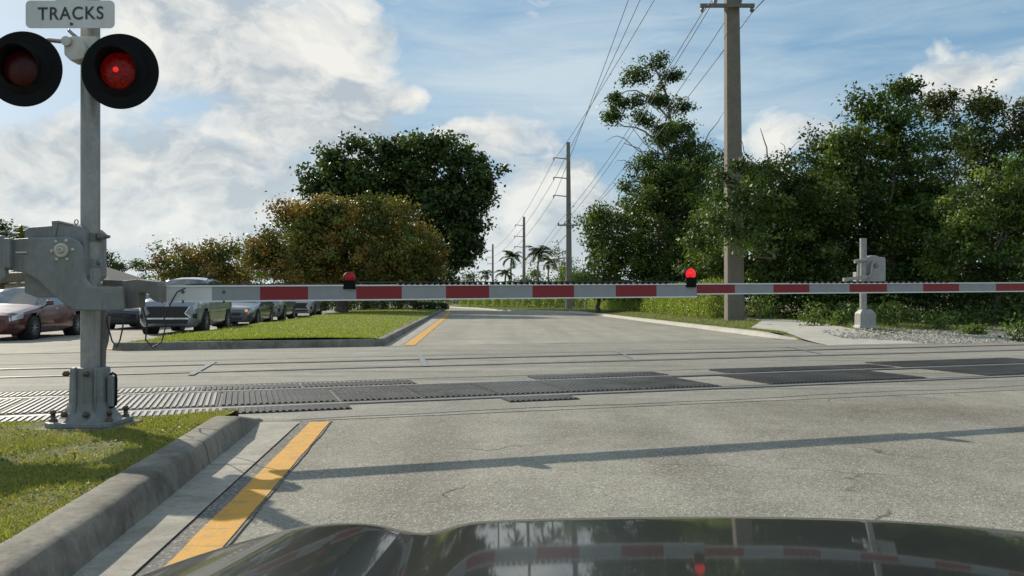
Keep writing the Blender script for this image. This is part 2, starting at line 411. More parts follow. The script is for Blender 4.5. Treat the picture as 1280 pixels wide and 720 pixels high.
# smoother crossing apron across both carriageways
mb = MB(); mb.add([S(-25, 8.3, .004), S(-3.2, 8.4, .004), S(-2.2, 7.85, .004), S(6.3, 7.62, .004), S(22, 7.5, .004), S(22, 16.2, .004), S(10.5, 17.2, .004), S(7.5, 19.3, .004), S(-2.6, 19.5, .004), S(-25, 19.2, .004)], [tuple(range(10))])
mb.build('crossing_apron', 'asphs', fix=False)['kind'] = 'structure'
mb = MB(); mb.add([S(-25, 19.25, .004), S(-8.6, 19.25, .004), (-11.5, 60, .004), (-23.2, 60, .004), (-20.2, 25, .004)], [(0, 1, 2, 3, 4)])
mb.add([S(-2.9, 19.55, .004), S(7.2, 19.35, .004), (5.5, 60, .004), (4.7, 65, .004), (2.4, 69.5, .004), (-1.2, 75, .004), (-4.5, 92, .004), (-9.5, 92, .004), (-4.9, 45, .004)], [tuple(range(9))])
mb.build('far_carriageway', 'asphfar', fix=False)['kind'] = 'structure'
# darker seam bands beside the rails
mb = MB()
for s0, s1, xa, xb in ((11.45, 12.1, -25, 20), (16.1, 16.55, -25, 14), (7.95, 8.4, -2.0, 20)):
    n = 40; pts0 = []; pts1 = []
    for i in range(n+1):
        X = xa+(xb-xa)*i/n; pts0.append(S(X, s0+random.uniform(-.06, .06), .008)); pts1.append(S(X, s1+random.uniform(-.06, .06), .008))
    mb.add(pts0+pts1, [(i, i+1, n+2+i, n+1+i) for i in range(n)])
mb.build('road_seam', 'asphfill', fix=False)['kind'] = 'structure'

def sheet(name, pts, z, mat):
    mb = MB(); mb.add([(p[0], p[1], z) for p in pts], [tuple(range(len(pts)))]); o = mb.build(name, mat, fix=False); o['kind'] = 'structure'; return o
def lineX(x0, k, Z): return x0+k*Z
# near yellow line + gutter pan + dark seal
YK = -.097
sheet('yellow_line', [(lineX(-1.10, YK, Z)+w+random.uniform(-.006, .006), Z) for Z, w in [(z_, 0) for z_ in np.linspace(0, 7.1, 24)]+[(z_, .17) for z_ in np.linspace(7.1, 0, 24)]], .012, 'yellow')
sheet('line_seal', [(lineX(-1.185, YK, Z)+w+random.uniform(-.006, .006), Z) for Z, w in [(z_, 0) for z_ in np.linspace(-1, 7.2, 40)]+[(z_, .27) for z_ in np.linspace(7.2, -1, 40)]], .008, 'asphd')
sheet('gutter_pan', [(-1.09, -1), (lineX(-1.19, YK, 7.1)+.0, 7.1), (-2.22, 7.05), (-1.98, 5), (-1.22, -1)], .016, 'pan')
mb = MB()
mb.quad((-2.55, 18.9, .012), (-2.30, 18.9, .012), (-3.68, 44, .012), (-3.93, 44, .012))
mb.quad((-3.93, 44.01, .012), (-3.68, 44.01, .012), (-6.0, 80, .012), (-6.25, 80, .012))
mb.build('far_yellow_line', 'yellow', fix=False)['kind'] = 'structure'
mb = MB()
mb.quad((-3.0, 18.7, .008), (-2.62, 18.7, .008), (-4.0, 44, .008), (-4.6, 44, .008))
mb.build('far_gutter_pan', 'pan', fix=False)['kind'] = 'structure'
mb = MB(); mb.quad((-8.9, 17.4, .012), (-8.7, 17.4, .012), (-11.5, 42, .012), (-11.75, 42, .012)); mb.build('left_yellow_line', 'yellow', fix=False)['kind'] = 'structure'
# faded survey paint across the rear track
mb = MB()
for pa, pb, w in ((at(522, 444, 1), None, 0),):
    a = gp(524, 444); b_ = gp(533, 459)
    mb.quad((a.x-.05, a.y, .02), (a.x+.05, a.y, .02), (b_.x+.05, b_.y, .02), (b_.x-.05, b_.y, .02))
    a = gp(268, 453); b_ = gp(238, 470)
    mb.quad((a.x-.05, a.y, .02), (a.x+.05, a.y, .02), (b_.x+.05, b_.y, .02), (b_.x-.05, b_.y, .02))
    a = gp(772, 440); b_ = gp(796, 452)
    mb.quad((a.x-.025, a.y, .02), (a.x+.025, a.y, .02), (b_.x+.025, b_.y, .02), (b_.x-.025, b_.y, .02))
    a = gp(982, 434); b_ = gp(1026, 443)
    mb.quad((a.x-.025, a.y, .02), (a.x+.025, a.y, .02), (b_.x+.025, b_.y, .02), (b_.x-.025, b_.y, .02))
mb.build('paint_mark', 'bluepaint', fix=False)['kind'] = 'structure'

def kerb(name, path, inward, w=.2, h=.15, mat='conc', taper_end=0, face=.07):
    """path: outer(road-side base) points; inward: +1 / -1 side of the raised ground; sloping rounded face"""
    prof = [(0, 0), (face*.5, h*.62), (face*.72, h*.85), (face*.95, h*.96), (face+.035, h), (w-.03, h+.003), (w, h-.006), (w+.01, -.02)]
    P = [Vector((x, y, 0)) for x, y in path]; n = len(P); vs = []
    for i, p in enumerate(P):
        d = (P[min(i+1, n-1)]-P[max(i-1, 0)]).normalized(); sd = Vector((-d.y, d.x, 0))*inward
        k = 1
        if taper_end: k = min(1, (n-1-i)/taper_end)*.85+.15
        for a, z in prof: vs.append(p+sd*(a+random.uniform(-.004, .004))+Vector((0, 0, z*k+random.uniform(-.004, .004))))
    q = len(prof); mb = MB()
    mb.add(vs, [(i*q+j, (i+1)*q+j, (i+1)*q+j+1, i*q+j+1) for i in range(n-1) for j in range(q-1)], 0, True)
    mb.add(vs[:q], [tuple(range(q))]); mb.add(vs[-q:], [tuple(range(q))])
    o = mb.build(name, mat); o['kind'] = 'structure'; return o
def dense(pts, step=.4):
    out = []
    for a, b in zip(pts, pts[1:]):
        n = max(1, int(math.dist(a, b)/step)); out += [(a[0]+(b[0]-a[0])*i/n, a[1]+(b[1]-a[1])*i/n) for i in range(n)]
    return out+[pts[-1]]
kerb('kerb', dense([(-1.15, -1.5), (-1.95, 5.0), (-2.19, 6.95), (-2.25, 7.25)], .25), 1, .25, .17, taper_end=3, face=.055)
near_is = [(-1.66, -1.5), (-2.3, 5.2), (-2.45, 6.9), (-2.5, 7.2), (-5.6, 6.2), (-9, 5.1), (-9, -1.5)]
mb = MB()
def near_z(u, v): return .105+.04*(1-sm(u*7/.6))+.012*np.sin(u*20+v*1.7)*sm(u*4)-.03*sm((v-6.2)/.9)
mb.grid(lambda u, v: Vector((lineX(-1.56, -.124, v)-u*7, v-u*1.9*max(0, (v-3)/4.2), near_z(u, v)-(.1 if v > 7.15 else 0))), np.linspace(0, 1, 30), np.append(np.linspace(-1.5, 7.12, 26), 7.2))
mb.build('median_island', 'turf', fix=False)['kind'] = 'structure'

# far island
isl_kerb = [(-8.6, 17.2), (-8.35, 17.05), (-3.35, 18.55), (-3.05, 18.75), (-3.0, 19.1), (-4.55, 44), (-6.7, 80)]
kerb('far_kerb', dense(isl_kerb, .6), 1, .2, .17, face=.05)
kerb('left_island_kerb', dense([(-11.9, 60), (-11.2, 45), (-8.6, 17.2)], .6), 1, .18, .15, face=.05)
def isl(u, v):
    Z = 17.3+v*63; l = -8.4-.1*(Z-17.3); r = -3.2-.062*(Z-18.8)
    Zf = Z+(0 if v > .2 else (1-v/.2)*1.45*u)
    return Vector((l+(r-l)*u, Zf, .16+.05*math.sin(math.pi*u)+.02*math.sin(Z*1.3+u*5)))
mb = MB(); mb.grid(isl, np.linspace(0, 1, 14), np.linspace(0, 1, 60)); mb.build('far_island', 'turf', fix=False)['kind'] = 'structure'

# right verge
def kx(Z): return float(np.interp(Z, [21, 22.9, 60, 65, 69.5, 75, 92, 112, 150, 190], [7.5, 7.3, 5.5, 4.7, 2.4, -1.2, -4.5, -10, -26, -50]))
def hv(X, Z):
    s = Z-.334*X
    z = .125+(.13*sm((s-19)/7)*sm((90-Z)/40)+.1*math.exp(-((X-10.6)**2+(Z-24)**2)/4))*sm((X-kx(Z)-.33)/1.6)
    return z*sm((s-16.5)/4.2)-.03*(1-sm((s-15.8)/1.))
mb = MB(); mb.grid(lambda Z, u: (lambda X: Vector((X, Z, hv(X, Z)+.015*math.sin(X*3)*math.cos(Z*2.3) if Z > 22.6 or u > .0 else .0)))(kx(Z)+.33+u*u*40), np.concatenate([np.linspace(17.0, 40, 70), np.linspace(41, 150, 80)]), np.linspace(0, 1, 50))
mb.build('verge', 'turf', fix=False)['kind'] = 'structure'
kerb('right_kerb', dense([(kx(Z), Z) for Z in (150, 112, 92, 75, 69.5, 65, 60, 40, 22.9, 22.0)]+[(8.1, 21.3)], .8), 1, .34, .13, mat='pale', taper_end=3, face=.18)
mb = MB()
SW = [(19.4, 7.5, 10.2), (21.0, 7.6, 10.2), (22, 7.75, 10.3), (24, 8.0, 10.0), (26.5, 7.9, 10.6), (28, 8.6, 10.8), (31, 9.7, 11.2), (36, 9.9, 11.4), (45, 9.4, 10.9), (80, 7.9, 9.2)]
zz = np.concatenate([np.linspace(19.0, 32, 50), np.linspace(33, 80, 40)]); a_ = np.array(SW)
mb.grid(lambda Z, u: (lambda X: (lambda Y: Vector((X, Y, max(.009, hv(X, Y)+.014))))(Z+.334*(X-7.5)*max(0, 1-(Z-19.0)/5)))(np.interp(Z, a_[:, 0], a_[:, 1])*(1-u)+np.interp(Z, a_[:, 0], a_[:, 2])*u), zz, np.linspace(0, 1, 8))
mb.build('sidewalk', 'pale', fix=False)['kind'] = 'structure'

# ---------------- railway tracks
def track(label, sa, sb):
    o = S(0, (sa+sb)/2); root = thing('railway_track', o, label, 'railway track', 'railway tracks crossing the road')
    for s0, inner in ((sa, 1), (sb, -1)):
        mb = MB(); x0, x1 = -40, 45
        for d0, d1, z, m in ((-.04, .04, .018, 0),):
            mb.prism([S(x0, s0+d0, -.1), S(x1, s0+d0, -.1), S(x1, s0+d1, -.1), S(x0, s0+d1, -.1)], (0, 0, .1+z))
        mb.build('rail', 'rail', root, o, bevel=.006)
        mb = MB(); a0, a1 = (s0+.042*inner, s0+.15*inner)
        mb.quad(S(x0, a0, .013), S(x1, a0, .013), S(x1, a1, .013), S(x0, a1, .013))
        a0, a1 = (s0-.042*inner, s0-.075*inner)
        mb.quad(S(x0, a0, .013), S(x1, a0, .013), S(x1, a1, .013), S(x0, a1, .013))
        mb.build('flangeway_shade', 'flange', root, o, fix=False)
    return root
track('nearer railway track with ribbed rubber panels between its rails', 8.96, 10.6)
track('farther railway track set in plain asphalt without rubber panels', 13.5, 15.1)

def rubber(pxa, pxb, s0, s1, label, pale=0.):
    sm_ = (s0+s1)/2; xa, xb = srow(pxa, sm_)+.012, srow(pxb, sm_)-.012
    o = S((xa+xb)/2, sm_); root = thing('rubber_panel', o, label, 'crossing panel', 'ribbed rubber crossing panels along the nearer track')
    mb = MB(); mb.prism([S(xa, s0, .005), S(xb, s0, .005), S(xb-.3*(s1-s0), s1, .005), S(xa-.3*(s1-s0), s1, .005)], (0, 0, .009))
    mb.build('base_sheet', 'rubber', root, o)
    mb = MB(); X = xa+.012
    sk = -.30*(s1-s0)
    while X < xb-.035:
        w = .027
        mb.prism([S(X, s0+.01, .0125), S(X+w, s0+.01, .0125), S(X+w+sk, s1-.01, .0125), S(X+sk, s1-.01, .0125)], (0, 0, .013))
        X += .058
    mb.build('ribs', ('mat', 'matpale', 'matmid')[int(pale)], root, o)
    return root
M['matmid'] = simple('mat_worn', (.06, .061, .06), .36, 0, .6, 2.2)
ords = ['leftmost', 'second', 'third', 'fourth', 'fifth', 'sixth', 'seventh', 'eighth', 'ninth']
bnd = [-160, 45, 165, 300, 441, 536, 625, 709, 795, 888]
for i in range(9):
    rubber(bnd[i], bnd[i+1], 9.14, 10.42, f'{ords[i]} panel from the left between the rails of the nearer track', 1 if i < 3 else 2)
for i, (a, b_) in enumerate(((-120, 120), (120, 260), (260, 385), (385, 526), (672, 755), (755, 835))):
    rubber(a, b_, 10.69, 11.2, ('%s rubber strip from the left along the far rail of the nearer track' % ords[i]), 1 if i < 2 else 2)
for i, (a, b_) in enumerate(((-120, 120), (120, 290), (290, 446), (636, 724))):
    rubber(a, b_, 8.5, 8.87, ('%s rubber strip from the left along the near rail of the nearer track' % ords[i]), 1 if i < 2 else 2)
rubber(946, 1132, 9.14, 10.42, 'dark smooth panel right of the bare asphalt gap between the rails')
rubber(905, 1112, 10.69, 11.3, 'dark strip along the far rail behind the right-hand dark panel')
rubber(1116, 1300, 10.69, 11.7, 'dark strip at the far right edge along the far rail')
rubber(1205, 1420, 9.14, 10.42, 'dark panel at the far right edge between the rails')

# gravel mound
P0 = []
while len(P0) < 7500:
    X = random.uniform(8.8, 17); s = random.gauss(17.6, 1.0)+.0
    Z = s+.334*X
    if s < 15.9 or s > 20.3: continue
    if X < 10.2 and s < 18.2-(X-8.8)*.6: continue
    P0.append((X, Z, hv(X, Z)+.012))
P0 = np.array(P0); n = len(P0)
base = np.array([[1, 0, 0], [-1, 0, 0], [0, 1, 0], [0, -1, 0], [0, 0, 1], [0, 0, -1.]])
sz = rng.uniform(.02, .055, (n, 1, 1)); V = P0[:, None, :]+(base[None]+rng.normal(size=(n, 6, 3))*.3)*sz*np.array([1, 1, .7])
tri = [(0, 2, 4), (2, 1, 4), (1, 3, 4), (3, 0, 4), (2, 0, 5), (1, 2, 5), (3, 1, 5), (0, 3, 5)]
me = bpy.data.meshes.new('gravel'); me.from_pydata(V.reshape(-1, 3).tolist(), [], (np.array(tri)[None]+np.arange(n)[:, None, None]*6).reshape(-1, 3).tolist())
me.materials.append(M['rock']); g = bpy.data.objects.new('gravel', me); COL.objects.link(g); tag(g, 'pale crushed stone ballast heaped beside the far gate mast', 'gravel', kind='stuff')

# ---------------- grass
def blades(name, label, XY, z, h, w, cols, wt=None, lean=.6):
    n = len(XY); P = np.column_stack([XY, np.broadcast_to(z, n)]); hh = h*rng.uniform(.4, 1.3, (n, 1)); ww = w*rng.uniform(.6, 1.3, (n, 1))
    a = rng.uniform(0, 2*np.pi, n); sd = np.column_stack([np.cos(a), np.sin(a), np.zeros(n)])
    tip = np.column_stack([rng.normal(size=n)*lean, rng.normal(size=n)*lean, np.ones(n)]); tip = unit(tip)
    V = np.empty((n, 4, 3)); V[:, 0] = P-sd*ww; V[:, 1] = P+sd*ww
    V[:, 2] = P+tip*hh+sd*ww*.25; V[:, 3] = P+tip*hh-sd*ww*.25
    o = quads_mesh(name, V, pal(n, cols, wt, .3), 'grassb'); tag(o, label, 'grass', kind='stuff'); return o
GC = [(.19, .23, .04), (.29, .3, .075), (.12, .165, .033), (.29, .24, .11)]
n = 420000; v = rng.uniform(2.2, 7.12, n); u = rng.uniform(0, 1, n)**1.2*.62
X = -1.56-.124*v-u*7; Zz = v-u*1.9*np.maximum(0, (v-3)/4.2)
cl = np.sin(X*3.1+1)*np.sin(Zz*2.7)+np.sin(X*7.3)*np.sin(Zz*6.1)*.6+rng.normal(size=n)*.55
k = (cl > -.2) & (X > -.68*Zz-.25); gz = .105+.04*(1-np.clip(u*7/.6, 0, 1))-.03*np.clip((v-6.2)/.9, 0, 1)
blades('grass', 'patchy short grass on the near median around the signal mast', np.column_stack([X, Zz])[k], gz[k], .027, .0026, GC, [.3, .38, .12, .2], 1.3)
n = 75000; vv = rng.uniform(0, 1, n)**1.7; uu = rng.uniform(.02, .985, n)
pts = np.array([isl(a, b_) for a, b_ in zip(uu, vv)])
blades('grass', 'sunlit mown grass on the median island beyond the tracks', pts[:, :2], pts[:, 2], .06, .008, [(.2, .27, .042), (.27, .33, .065), (.14, .2, .035), (.28, .27, .09)], [.35, .35, .15, .15], .7)
n = 70000; Zs = 22.5+90*rng.uniform(0, 1, n)**1.6; uu = rng.uniform(0, 1, n)**1.3*np.where(Zs > 62, 1.6, 1)
Xs = np.array([kx(z_) for z_ in Zs])+.34+uu*8; zs = np.array([hv(a, b_) for a, b_ in zip(Xs, Zs)])
xl = np.interp(Zs, a_[:, 0], a_[:, 1]); xr = np.interp(Zs, a_[:, 0], a_[:, 2]); ss = Zs-.334*Xs
k = ((Xs < xl-.05) | (Xs > xr+.05)) & ((ss > 20.2) | (Xs < 8))
blades('grass', 'rough grass of the right verge between kerb and clipped hedge', np.column_stack([Xs, Zs])[k], zs[k], .07, .01, [(.12, .18, .035), (.17, .22, .05), (.22, .19, .08)], [.5, .35, .15], .8)

n = 9000; v = rng.uniform(2.2, 7.1, n); u = rng.uniform(0, 1, n)**1.2*.62
X = -1.56-.124*v-u*7; Zz = v-u*1.9*np.maximum(0, (v-3)/4.2)
k = (np.sin(X*4.3+2)*np.sin(Zz*3.9+1)+rng.normal(size=n)*.4 > .1) & (X > -.68*Zz-.25); gz = .108+.04*(1-np.clip(u*7/.6, 0, 1))-.03*np.clip((v-6.2)/.9, 0, 1)
PP = np.column_stack([X, Zz, gz+rng.uniform(.004, .02, n)])[k]
wl = quads_mesh('clover_weeds', leaf_faces(PP, np.tile([[0, 0, 1.]], (len(PP), 1)), .018, .8, 1.2, .1), pal(len(PP), [(.06, .11, .02), (.1, .15, .03), (.16, .13, .06)], [.45, .35, .2], .3), 'grassb'); tag(wl, 'low broad-leaved weeds scattered through the near median grass', 'weeds', kind='stuff')
# dandelion on the near median
o = gp(93, 575, .14); root = thing('dandelion', o, 'small yellow dandelion flower standing in the near median grass', 'flower')
MB().tube([o, o+Vector((.004, 0, .02)), o+Vector((.0, -.004, .036))], .003, 6).build('stem', 'grassb' if False else 'wood', root, o)
mb = MB(); c = o+Vector((0, -.004, .04))
for i in range(16):
    a = i*2*math.pi/16; d = Vector((math.cos(a), math.sin(a)*.8, .35 if i % 2 else .1)); s_ = Vector((-math.sin(a), math.cos(a), 0))
    mb.quad(c, c+d*.022+s_*.009, c+d*.042, c+d*.022-s_*.009)
mb.build('petals', 'petal', root, o, fix=False)

# ================================================================== NEAR CROSSING SIGNAL
mz = 6.3; mx = (113-640)*mz/F; o = Vector((mx, mz, .1))
sig = thing('crossing_signal', o, 'near railway crossing mast with TRACKS sign, paired red lamps and lowered striped gate arm', 'crossing signal')
def P(px, py, Z=6.3): return at(px, py, Z)
MB().lathe([(.0705, 0.), (.0695, 4.1)], (mx, mz, .5), (0, 0, 1), 28).build('mast', 'galv', sig, o)
mb = MB()     # split cast base with flare and flange
zb = .125
prof = lambda hw, hd, z: [Vector((mx+hw*sx*(1 if abs(sy) < 1 else .72), mz+hd*sy*(1 if abs(sx) < 1 or True else 1), z)) for sx, sy in ((-1, -.55), (-.7, -1), (.7, -1), (1, -.55), (1, .55), (.7, 1), (-.7, 1), (-1, .55))]
lv = [prof(.23, .2, zb+.02), prof(.2, .17, zb+.05), prof(.165, .14, zb+.1), prof(.135, .125, zb+.17), prof(.127, .12, zb+.42), prof(.124, .118, zb+.44)]
mb.add([p for l in lv for p in l], [(i*8+k, i*8+(k+1) % 8, (i+1)*8+(k+1) % 8, (i+1)*8+k) for i in range(5) for k in range(8)])
mb.add(lv[-1], [tuple(range(8))])
mb.box((mx-.045, mz-.13, zb+.25), (.014, .03, .4)); mb.box((mx+.1, mz-.115, zb+.27), (.012, .03, .34))
base = mb.build('cast_base', 'cast', sig, o, bevel=.006)
MB().prism([Vector((mx+x, mz+y, zb-.01)) for x, y in ((-.27, -.16), (-.2, -.22), (.2, -.22), (.25, -.17), (.25, .2), (-.27, .2))], (0, 0, .04)).build('flange_plate', 'cast', base, o, bevel=.008)
for dx, dz, yy in ((-.115, .40, -.125), (.045, .40, -.135), (-.115, .09, -.15), (.055, .09, -.16)):
    MB().lathe([(.025, 0), (.025, .02), (.016, .02), (.014, .045), (0, .047)], (mx+dx, mz+yy, zb+dz), (0, -1, 0), 6).build('bolt', 'bolt', base, o)
for dx, dy in ((-.225, -.12), (.21, -.12), (.21, .14), (-.22, .14)):
    MB().lathe([(.03, 0), (.03, .02), (.018, .02), (.018, .06), (.026, .06), (.02, .085), (0, .09)], (mx+dx, mz+dy, zb+.03), (0, 0, 1), 8).build('anchor_bolt', 'bolt', base, o)
MB().prism([Vector((mx+x, mz+y, .1)) for x, y in ((-.31, -.24), (-.25, -.29), (.25, -.29), (.3, -.23), (.3, .26), (-.31, .26))], (0, 0, .016)).build('foundation', 'conc', sig, o, bevel=.01)
hx = mx+.155
MB().tube([(hx, mz, zb+.38), (hx+.02, mz, zb+.395), (hx+.045, mz, zb+.38), (hx+.05, mz, zb+.34), (hx+.048, mz, zb+.16), (hx+.03, mz, zb+.13), (hx, mz, zb+.12)], .009, 8).build('handle', 'black', sig, o)
MB().box((hx+.012, mz+.01, zb+.25), (.05, .08, .24)).build('junction_box', 'cast', sig, o, bevel=.01)
MB().tube([P(127, 462, 6.38), P(128, 430, 6.4), P(129, 395, 6.42), P(124, 360, 6.42)], .03, 10).tube([P(122, 462, 6.42), P(132, 425, 6.46), P(134, 395, 6.48)], .025, 10).build('conduit', 'castdark', sig, o)

# sign: inverted T plate
mb = MB(); sz_ = 6.16
def rrect(x0, y0, x1, y1, r=6):
    pts = []
    for cx, cy, a0 in ((x1-r, y0+r, -90), (x1-r, y1-r, 0), (x0+r, y1-r, 90), (x0+r, y0+r, 180)):
        for k in range(5):
            a = R(a0+k*22.5); pts.append(P(cx+r*math.cos(a), cy+r*math.sin(a), sz_))
    return pts
mb.prism(rrect(32, .5, 143, 35), (0, .006, 0)); mb.prism([P(69, .2, sz_), P(69, -62, sz_), P(112, -62, sz_), P(112, .2, sz_)], (0, .006, 0))
sgn = mb.build('sign', 'signw', sig, o)
cu = bpy.data.curves.new('lettering', 'FONT'); cu.body = 'TRACKS'; cu.size = 1; cu.offset = .012; cu.space_character = 1.12; cu.align_x = 'LEFT'
to = bpy.data.objects.new('lettering', cu); COL.objects.link(to)
me = bpy.data.meshes.new_from_object(to); bpy.data.objects.remove(to)
xs = [v_.co.x for v_ in me.vertices]; ys = [v_.co.y for v_ in me.vertices]
p0 = P(47.5, 25.5, sz_); wx = 82*sz_/F/(max(xs)-min(xs)); wy = 16.3*sz_/F/(max(ys)-min(ys))
tilt = -1.2/82
for v_ in me.vertices:
    X_ = (v_.co.x-min(xs))*wx; Y_ = (v_.co.y-min(ys))*wy
    v_.co = (p0.x+X_-o.x, sz_-.0035-o.y, p0.z+Y_+X_*.018-o.z)
me.materials.clear(); me.materials.append(M['signk']); lo = bpy.data.objects.new('lettering', me); COL.objects.link(lo); lo.parent = sgn
MB().lathe([(.012, 0), (.01, .008), (0, .009)], P(89.5, 30, sz_)+Vector((0, -.002, 0)), (0, -1, 0), 8).build('bolt', 'bolt', sgn, o)
# lamp cross arm
mb = MB(); mb.tube([P(40, 54, 6.3), P(62, 50, 6.27), P(80, 52, 6.24)], .018, 10); mb.tube([P(85, 37, 6.2), P(90, 42, 6.22), P(103, 52, 6.26)], .014, 8)
mb.tube([P(80, 53, 6.24), P(122, 50, 6.24)], .022, 10); mb.tube([P(22, 60, 6.3), P(40, 54, 6.3)], .018, 10); mb.tube([P(122, 50, 6.24), P(145, 70, 6.25)], .02, 10)
ca = mb.build('cross_arm', 'galv', sig, o)
mb = MB(); mb.prism([P(79, 47, 6.16), P(91, 45, 6.16), P(104, 52, 6.16), (P(108, 62, 6.16)), P(104, 73, 6.16), P(88, 76, 6.16), P(80, 68, 6.16)], (0, .12, 0)); mb.lathe([(.038, 0), (.038, .03)], P(82, 51, 6.14), (0, 1, .0), 12)
mb.box((mx, mz, P(0, 58).z), (.2, .2, .1))
mb.build('arm_bracket', 'bearing', ca, o, bevel=.008)
def signal_lamp(px, py, on):
    Zl = 6.12; c = P(px, py, Zl); r = 47*Zl/F; ax = Vector((.06, -1, -.0)).normalized()
    hd = MB().lathe([(r, -.012), (r, .0), (r-.004, .004), (.2, .004)], c, ax, 56, smooth=False, cap1=False)
    hd.lathe([(.2, .004), (.145, .03)], c, ax, 40, cap0=False, cap1=False); hd.lathe([(.13, -.2), (.15, -.02)], c, ax, 30)
    lamp = hd.build('signal_lamp', 'black', sig, o)
    up = Vector((0, 0, 1)); sd = ax.cross(up).normalized(); u2 = sd.cross(ax)
    mb = MB(); seg = 28; vs = []
    for k in range(seg+1):
        a = R(-55+290*k/seg); d = sd*math.cos(a)+u2*math.sin(a); ln = .05+.1*max(0, math.sin(a)*.6+.4)
        vs += [c+d*.15+ax*.005, c+d*.152+ax*ln, c+d*.147+ax*(ln-.003), c+d*.145+ax*.01]
    mb.add(vs, [(4*k+j, 4*k+4+j, 4*k+5+j, 4*k+1+j) for k in range(seg) for j in range(3)], 0, True)
    mb.build('visor', 'black', lamp, o, fix=False)
    MB().lathe([(.142, .012), (.12, .028), (.07, .042), (0.0001, .048)], c, ax, 36, cap0=False, cap1=False).build('lens', 'redon' if on else 'redoff', lamp, o)
    if on:
        MB().lathe([(.022, .047), (.012, .052), (0.0001, .053)], c+sd*(.012), ax, 16, cap0=False, cap1=False).build('bulb_glow', 'redhot', lamp, o)
    lamp['label'] = 'lit red lamp' if on else 'unlit red lamp'
    return lamp
signal_lamp(150, 89, True); signal_lamp(29, 86, False)

# gate mechanism (cast side plate, housing, clamps, counterweight)
Zm = 6.08
mech_poly = [(8, 299), (40, 297), (84, 296), (95, 300), (101, 308), (103, 322), (103, 340), (106, 350), (112, 357), (124, 359), (152, 358), (154, 386), (150, 388.5), (102, 388.5), (92, 387), (78, 379), (66, 369), (52, 355), (40, 346), (30, 341), (8, 337)]
mb = MB(); mb.prism([P(x, y, Zm) for x, y in mech_poly], (0, .05, 0)); mech = mb.build('gate_mechanism', 'cast', sig, o, bevel=.012)
mb = MB(); mb.prism([P(x, y, 6.16) for x, y in ((30, 289), (36, 284), (64, 282), (66, 280), (78, 277), (100, 283), (106, 288), (106, 345), (98, 352), (72, 372), (46, 372), (30, 366))], (0, .34, 0)); mb.build('housing', 'cast', mech, o, bevel=.015)
mb = MB(); mb.prism([P(x, y, 6.15) for x, y in ((64, 276), (72, 275.5), (90, 280), (89, 282), (72, 279), (69, 297), (66, 297))], (0, .37, 0)); mb.build('housing_lid', 'cast', mech, o, bevel=.006)
mb = MB(); mb.lathe([(.056, 0), (.056, .01), (.046, .016), (.034, .016), (.03, .01), (.022, .01), (.022, .026), (.012, .03), (.012, .02)], P(77, 313, Zm), (0, -1, 0), 32); mb.build('bearing', 'bearing', mech, o)
for bx, by in ((65, 314), (91, 312), (71, 324), (84, 324), (83, 301), (70, 302)):
    MB().lathe([(.014, 0), (.014, .006), (.009, .01), (0, .011)], P(bx, by, Zm), (0, -1, 0), 8).build('bolt', 'bearing', mech, o)
mb = MB(); mb.bar(P(20, 315.5, Zm-.01), P(34, 315.5, Zm-.01), .012, .012); mb.build('grease_pin', 'bearing', mech, o)
for cy in (297, 329):
    mb = MB(); zc = P(0, cy).z
    mb.lathe([(.085, -.03), (.085, .03)], (mx, mz, zc), (0, 0, 1), 24); mb.box((mx-.06, mz-.09, zc), (.16, .07, .055))
    mb.lathe([(.028, 0), (.028, .04), (.022, .04), (.01, .09), (0, .092)] if cy < 300 else [(.02, 0), (.02, .02), (0, .022)], (mx+.08, mz-.03, zc+.005), (1, 0, .0), 12)
    mb.build('mast_clamp', 'castdark' if cy < 300 else 'cast', mech, o, bevel=.005)
mb = MB(); c0 = P(95.5, 277.5, 6.2); mb.tube([c0+Vector((math.cos(a)*.014, 0, math.sin(a)*.018)) for a in np.linspace(0, 2*math.pi, 14)], .004, 6, caps=False); mb.build('lifting_eye', 'bolt', mech, o)
mb = MB(); mb.box(P(12.5, 317, Zm-.005), (.055, .09, .23)); mb.prism([P(x, y, Zm-.01) for x, y in ((-120, 292), (2, 294), (6.5, 299), (7, 346), (0, 353), (-120, 362))], (0, .05, 0)); mb.prism([P(x, y, 6.2) for x, y in ((-120, 345), (29, 340), (29, 352), (-120, 360))], (0, .05, 0))
mb.box(P(-95, 325, 6.2), (.3, .3, .6)); mb.build('counterweight', 'cast', mech, o, bevel=.012)

# gate arm
def armP(px, dz=0):
    k = (px-640)/F; Z = (6.77+.334*1.93)/(1-.334*k); X = k*Z
    return Vector((X, Z, 1.147+.0098*(X+1.93)+dz))
AD = Vector((.9485, .3168, .009)).normalized(); AN = Vector((.3168, -.9485, 0))
mb = MB()
for (xa, ya, xb, yb, d, th) in ((150, 352, 166, 384, .04, .05),):
    pass
mb.prism([P(x, y, 6.2) for x, y in ((152, 351), (170, 349), (196, 352), (199, 358), (199, 378), (192, 376), (186, 372), (186, 366), (173, 366), (172, 384), (154, 386))], (.02, .09, 0))
mb.build('arm_adapter', 'castdark', sig, o, bevel=.006)
mb = MB(); mb.prism([P(x, y, 6.33) for x, y in ((128, 350), (196, 351), (196, 356), (128, 357))], (0, .08, 0)); mb.build('arm_bracket', 'castdark', sig, o, bevel=.004)
bx = [198, 265, 325, 385, 445, 502, 557, 611, 665, 717, 769, 820, 870, 918, 966, 1011, 1061, 1108, 1153, 1198, 1244, 1290, 1335, 1380]
mb = MB()
for i in range(len(bx)-1):
    a, b_ = armP(bx[i]), armP(bx[i+1]); h = .126 if bx[i] < 865 else .1; up = .004 if bx[i] < 865 else .018
    mi = 0 if i == 0 else (1 if i % 2 else 2)
    mb.bar(a+Vector((0, 0, up)), b_+Vector((0, 0, up)), .024 if bx[i] < 865 else .02, h-.012, mi)
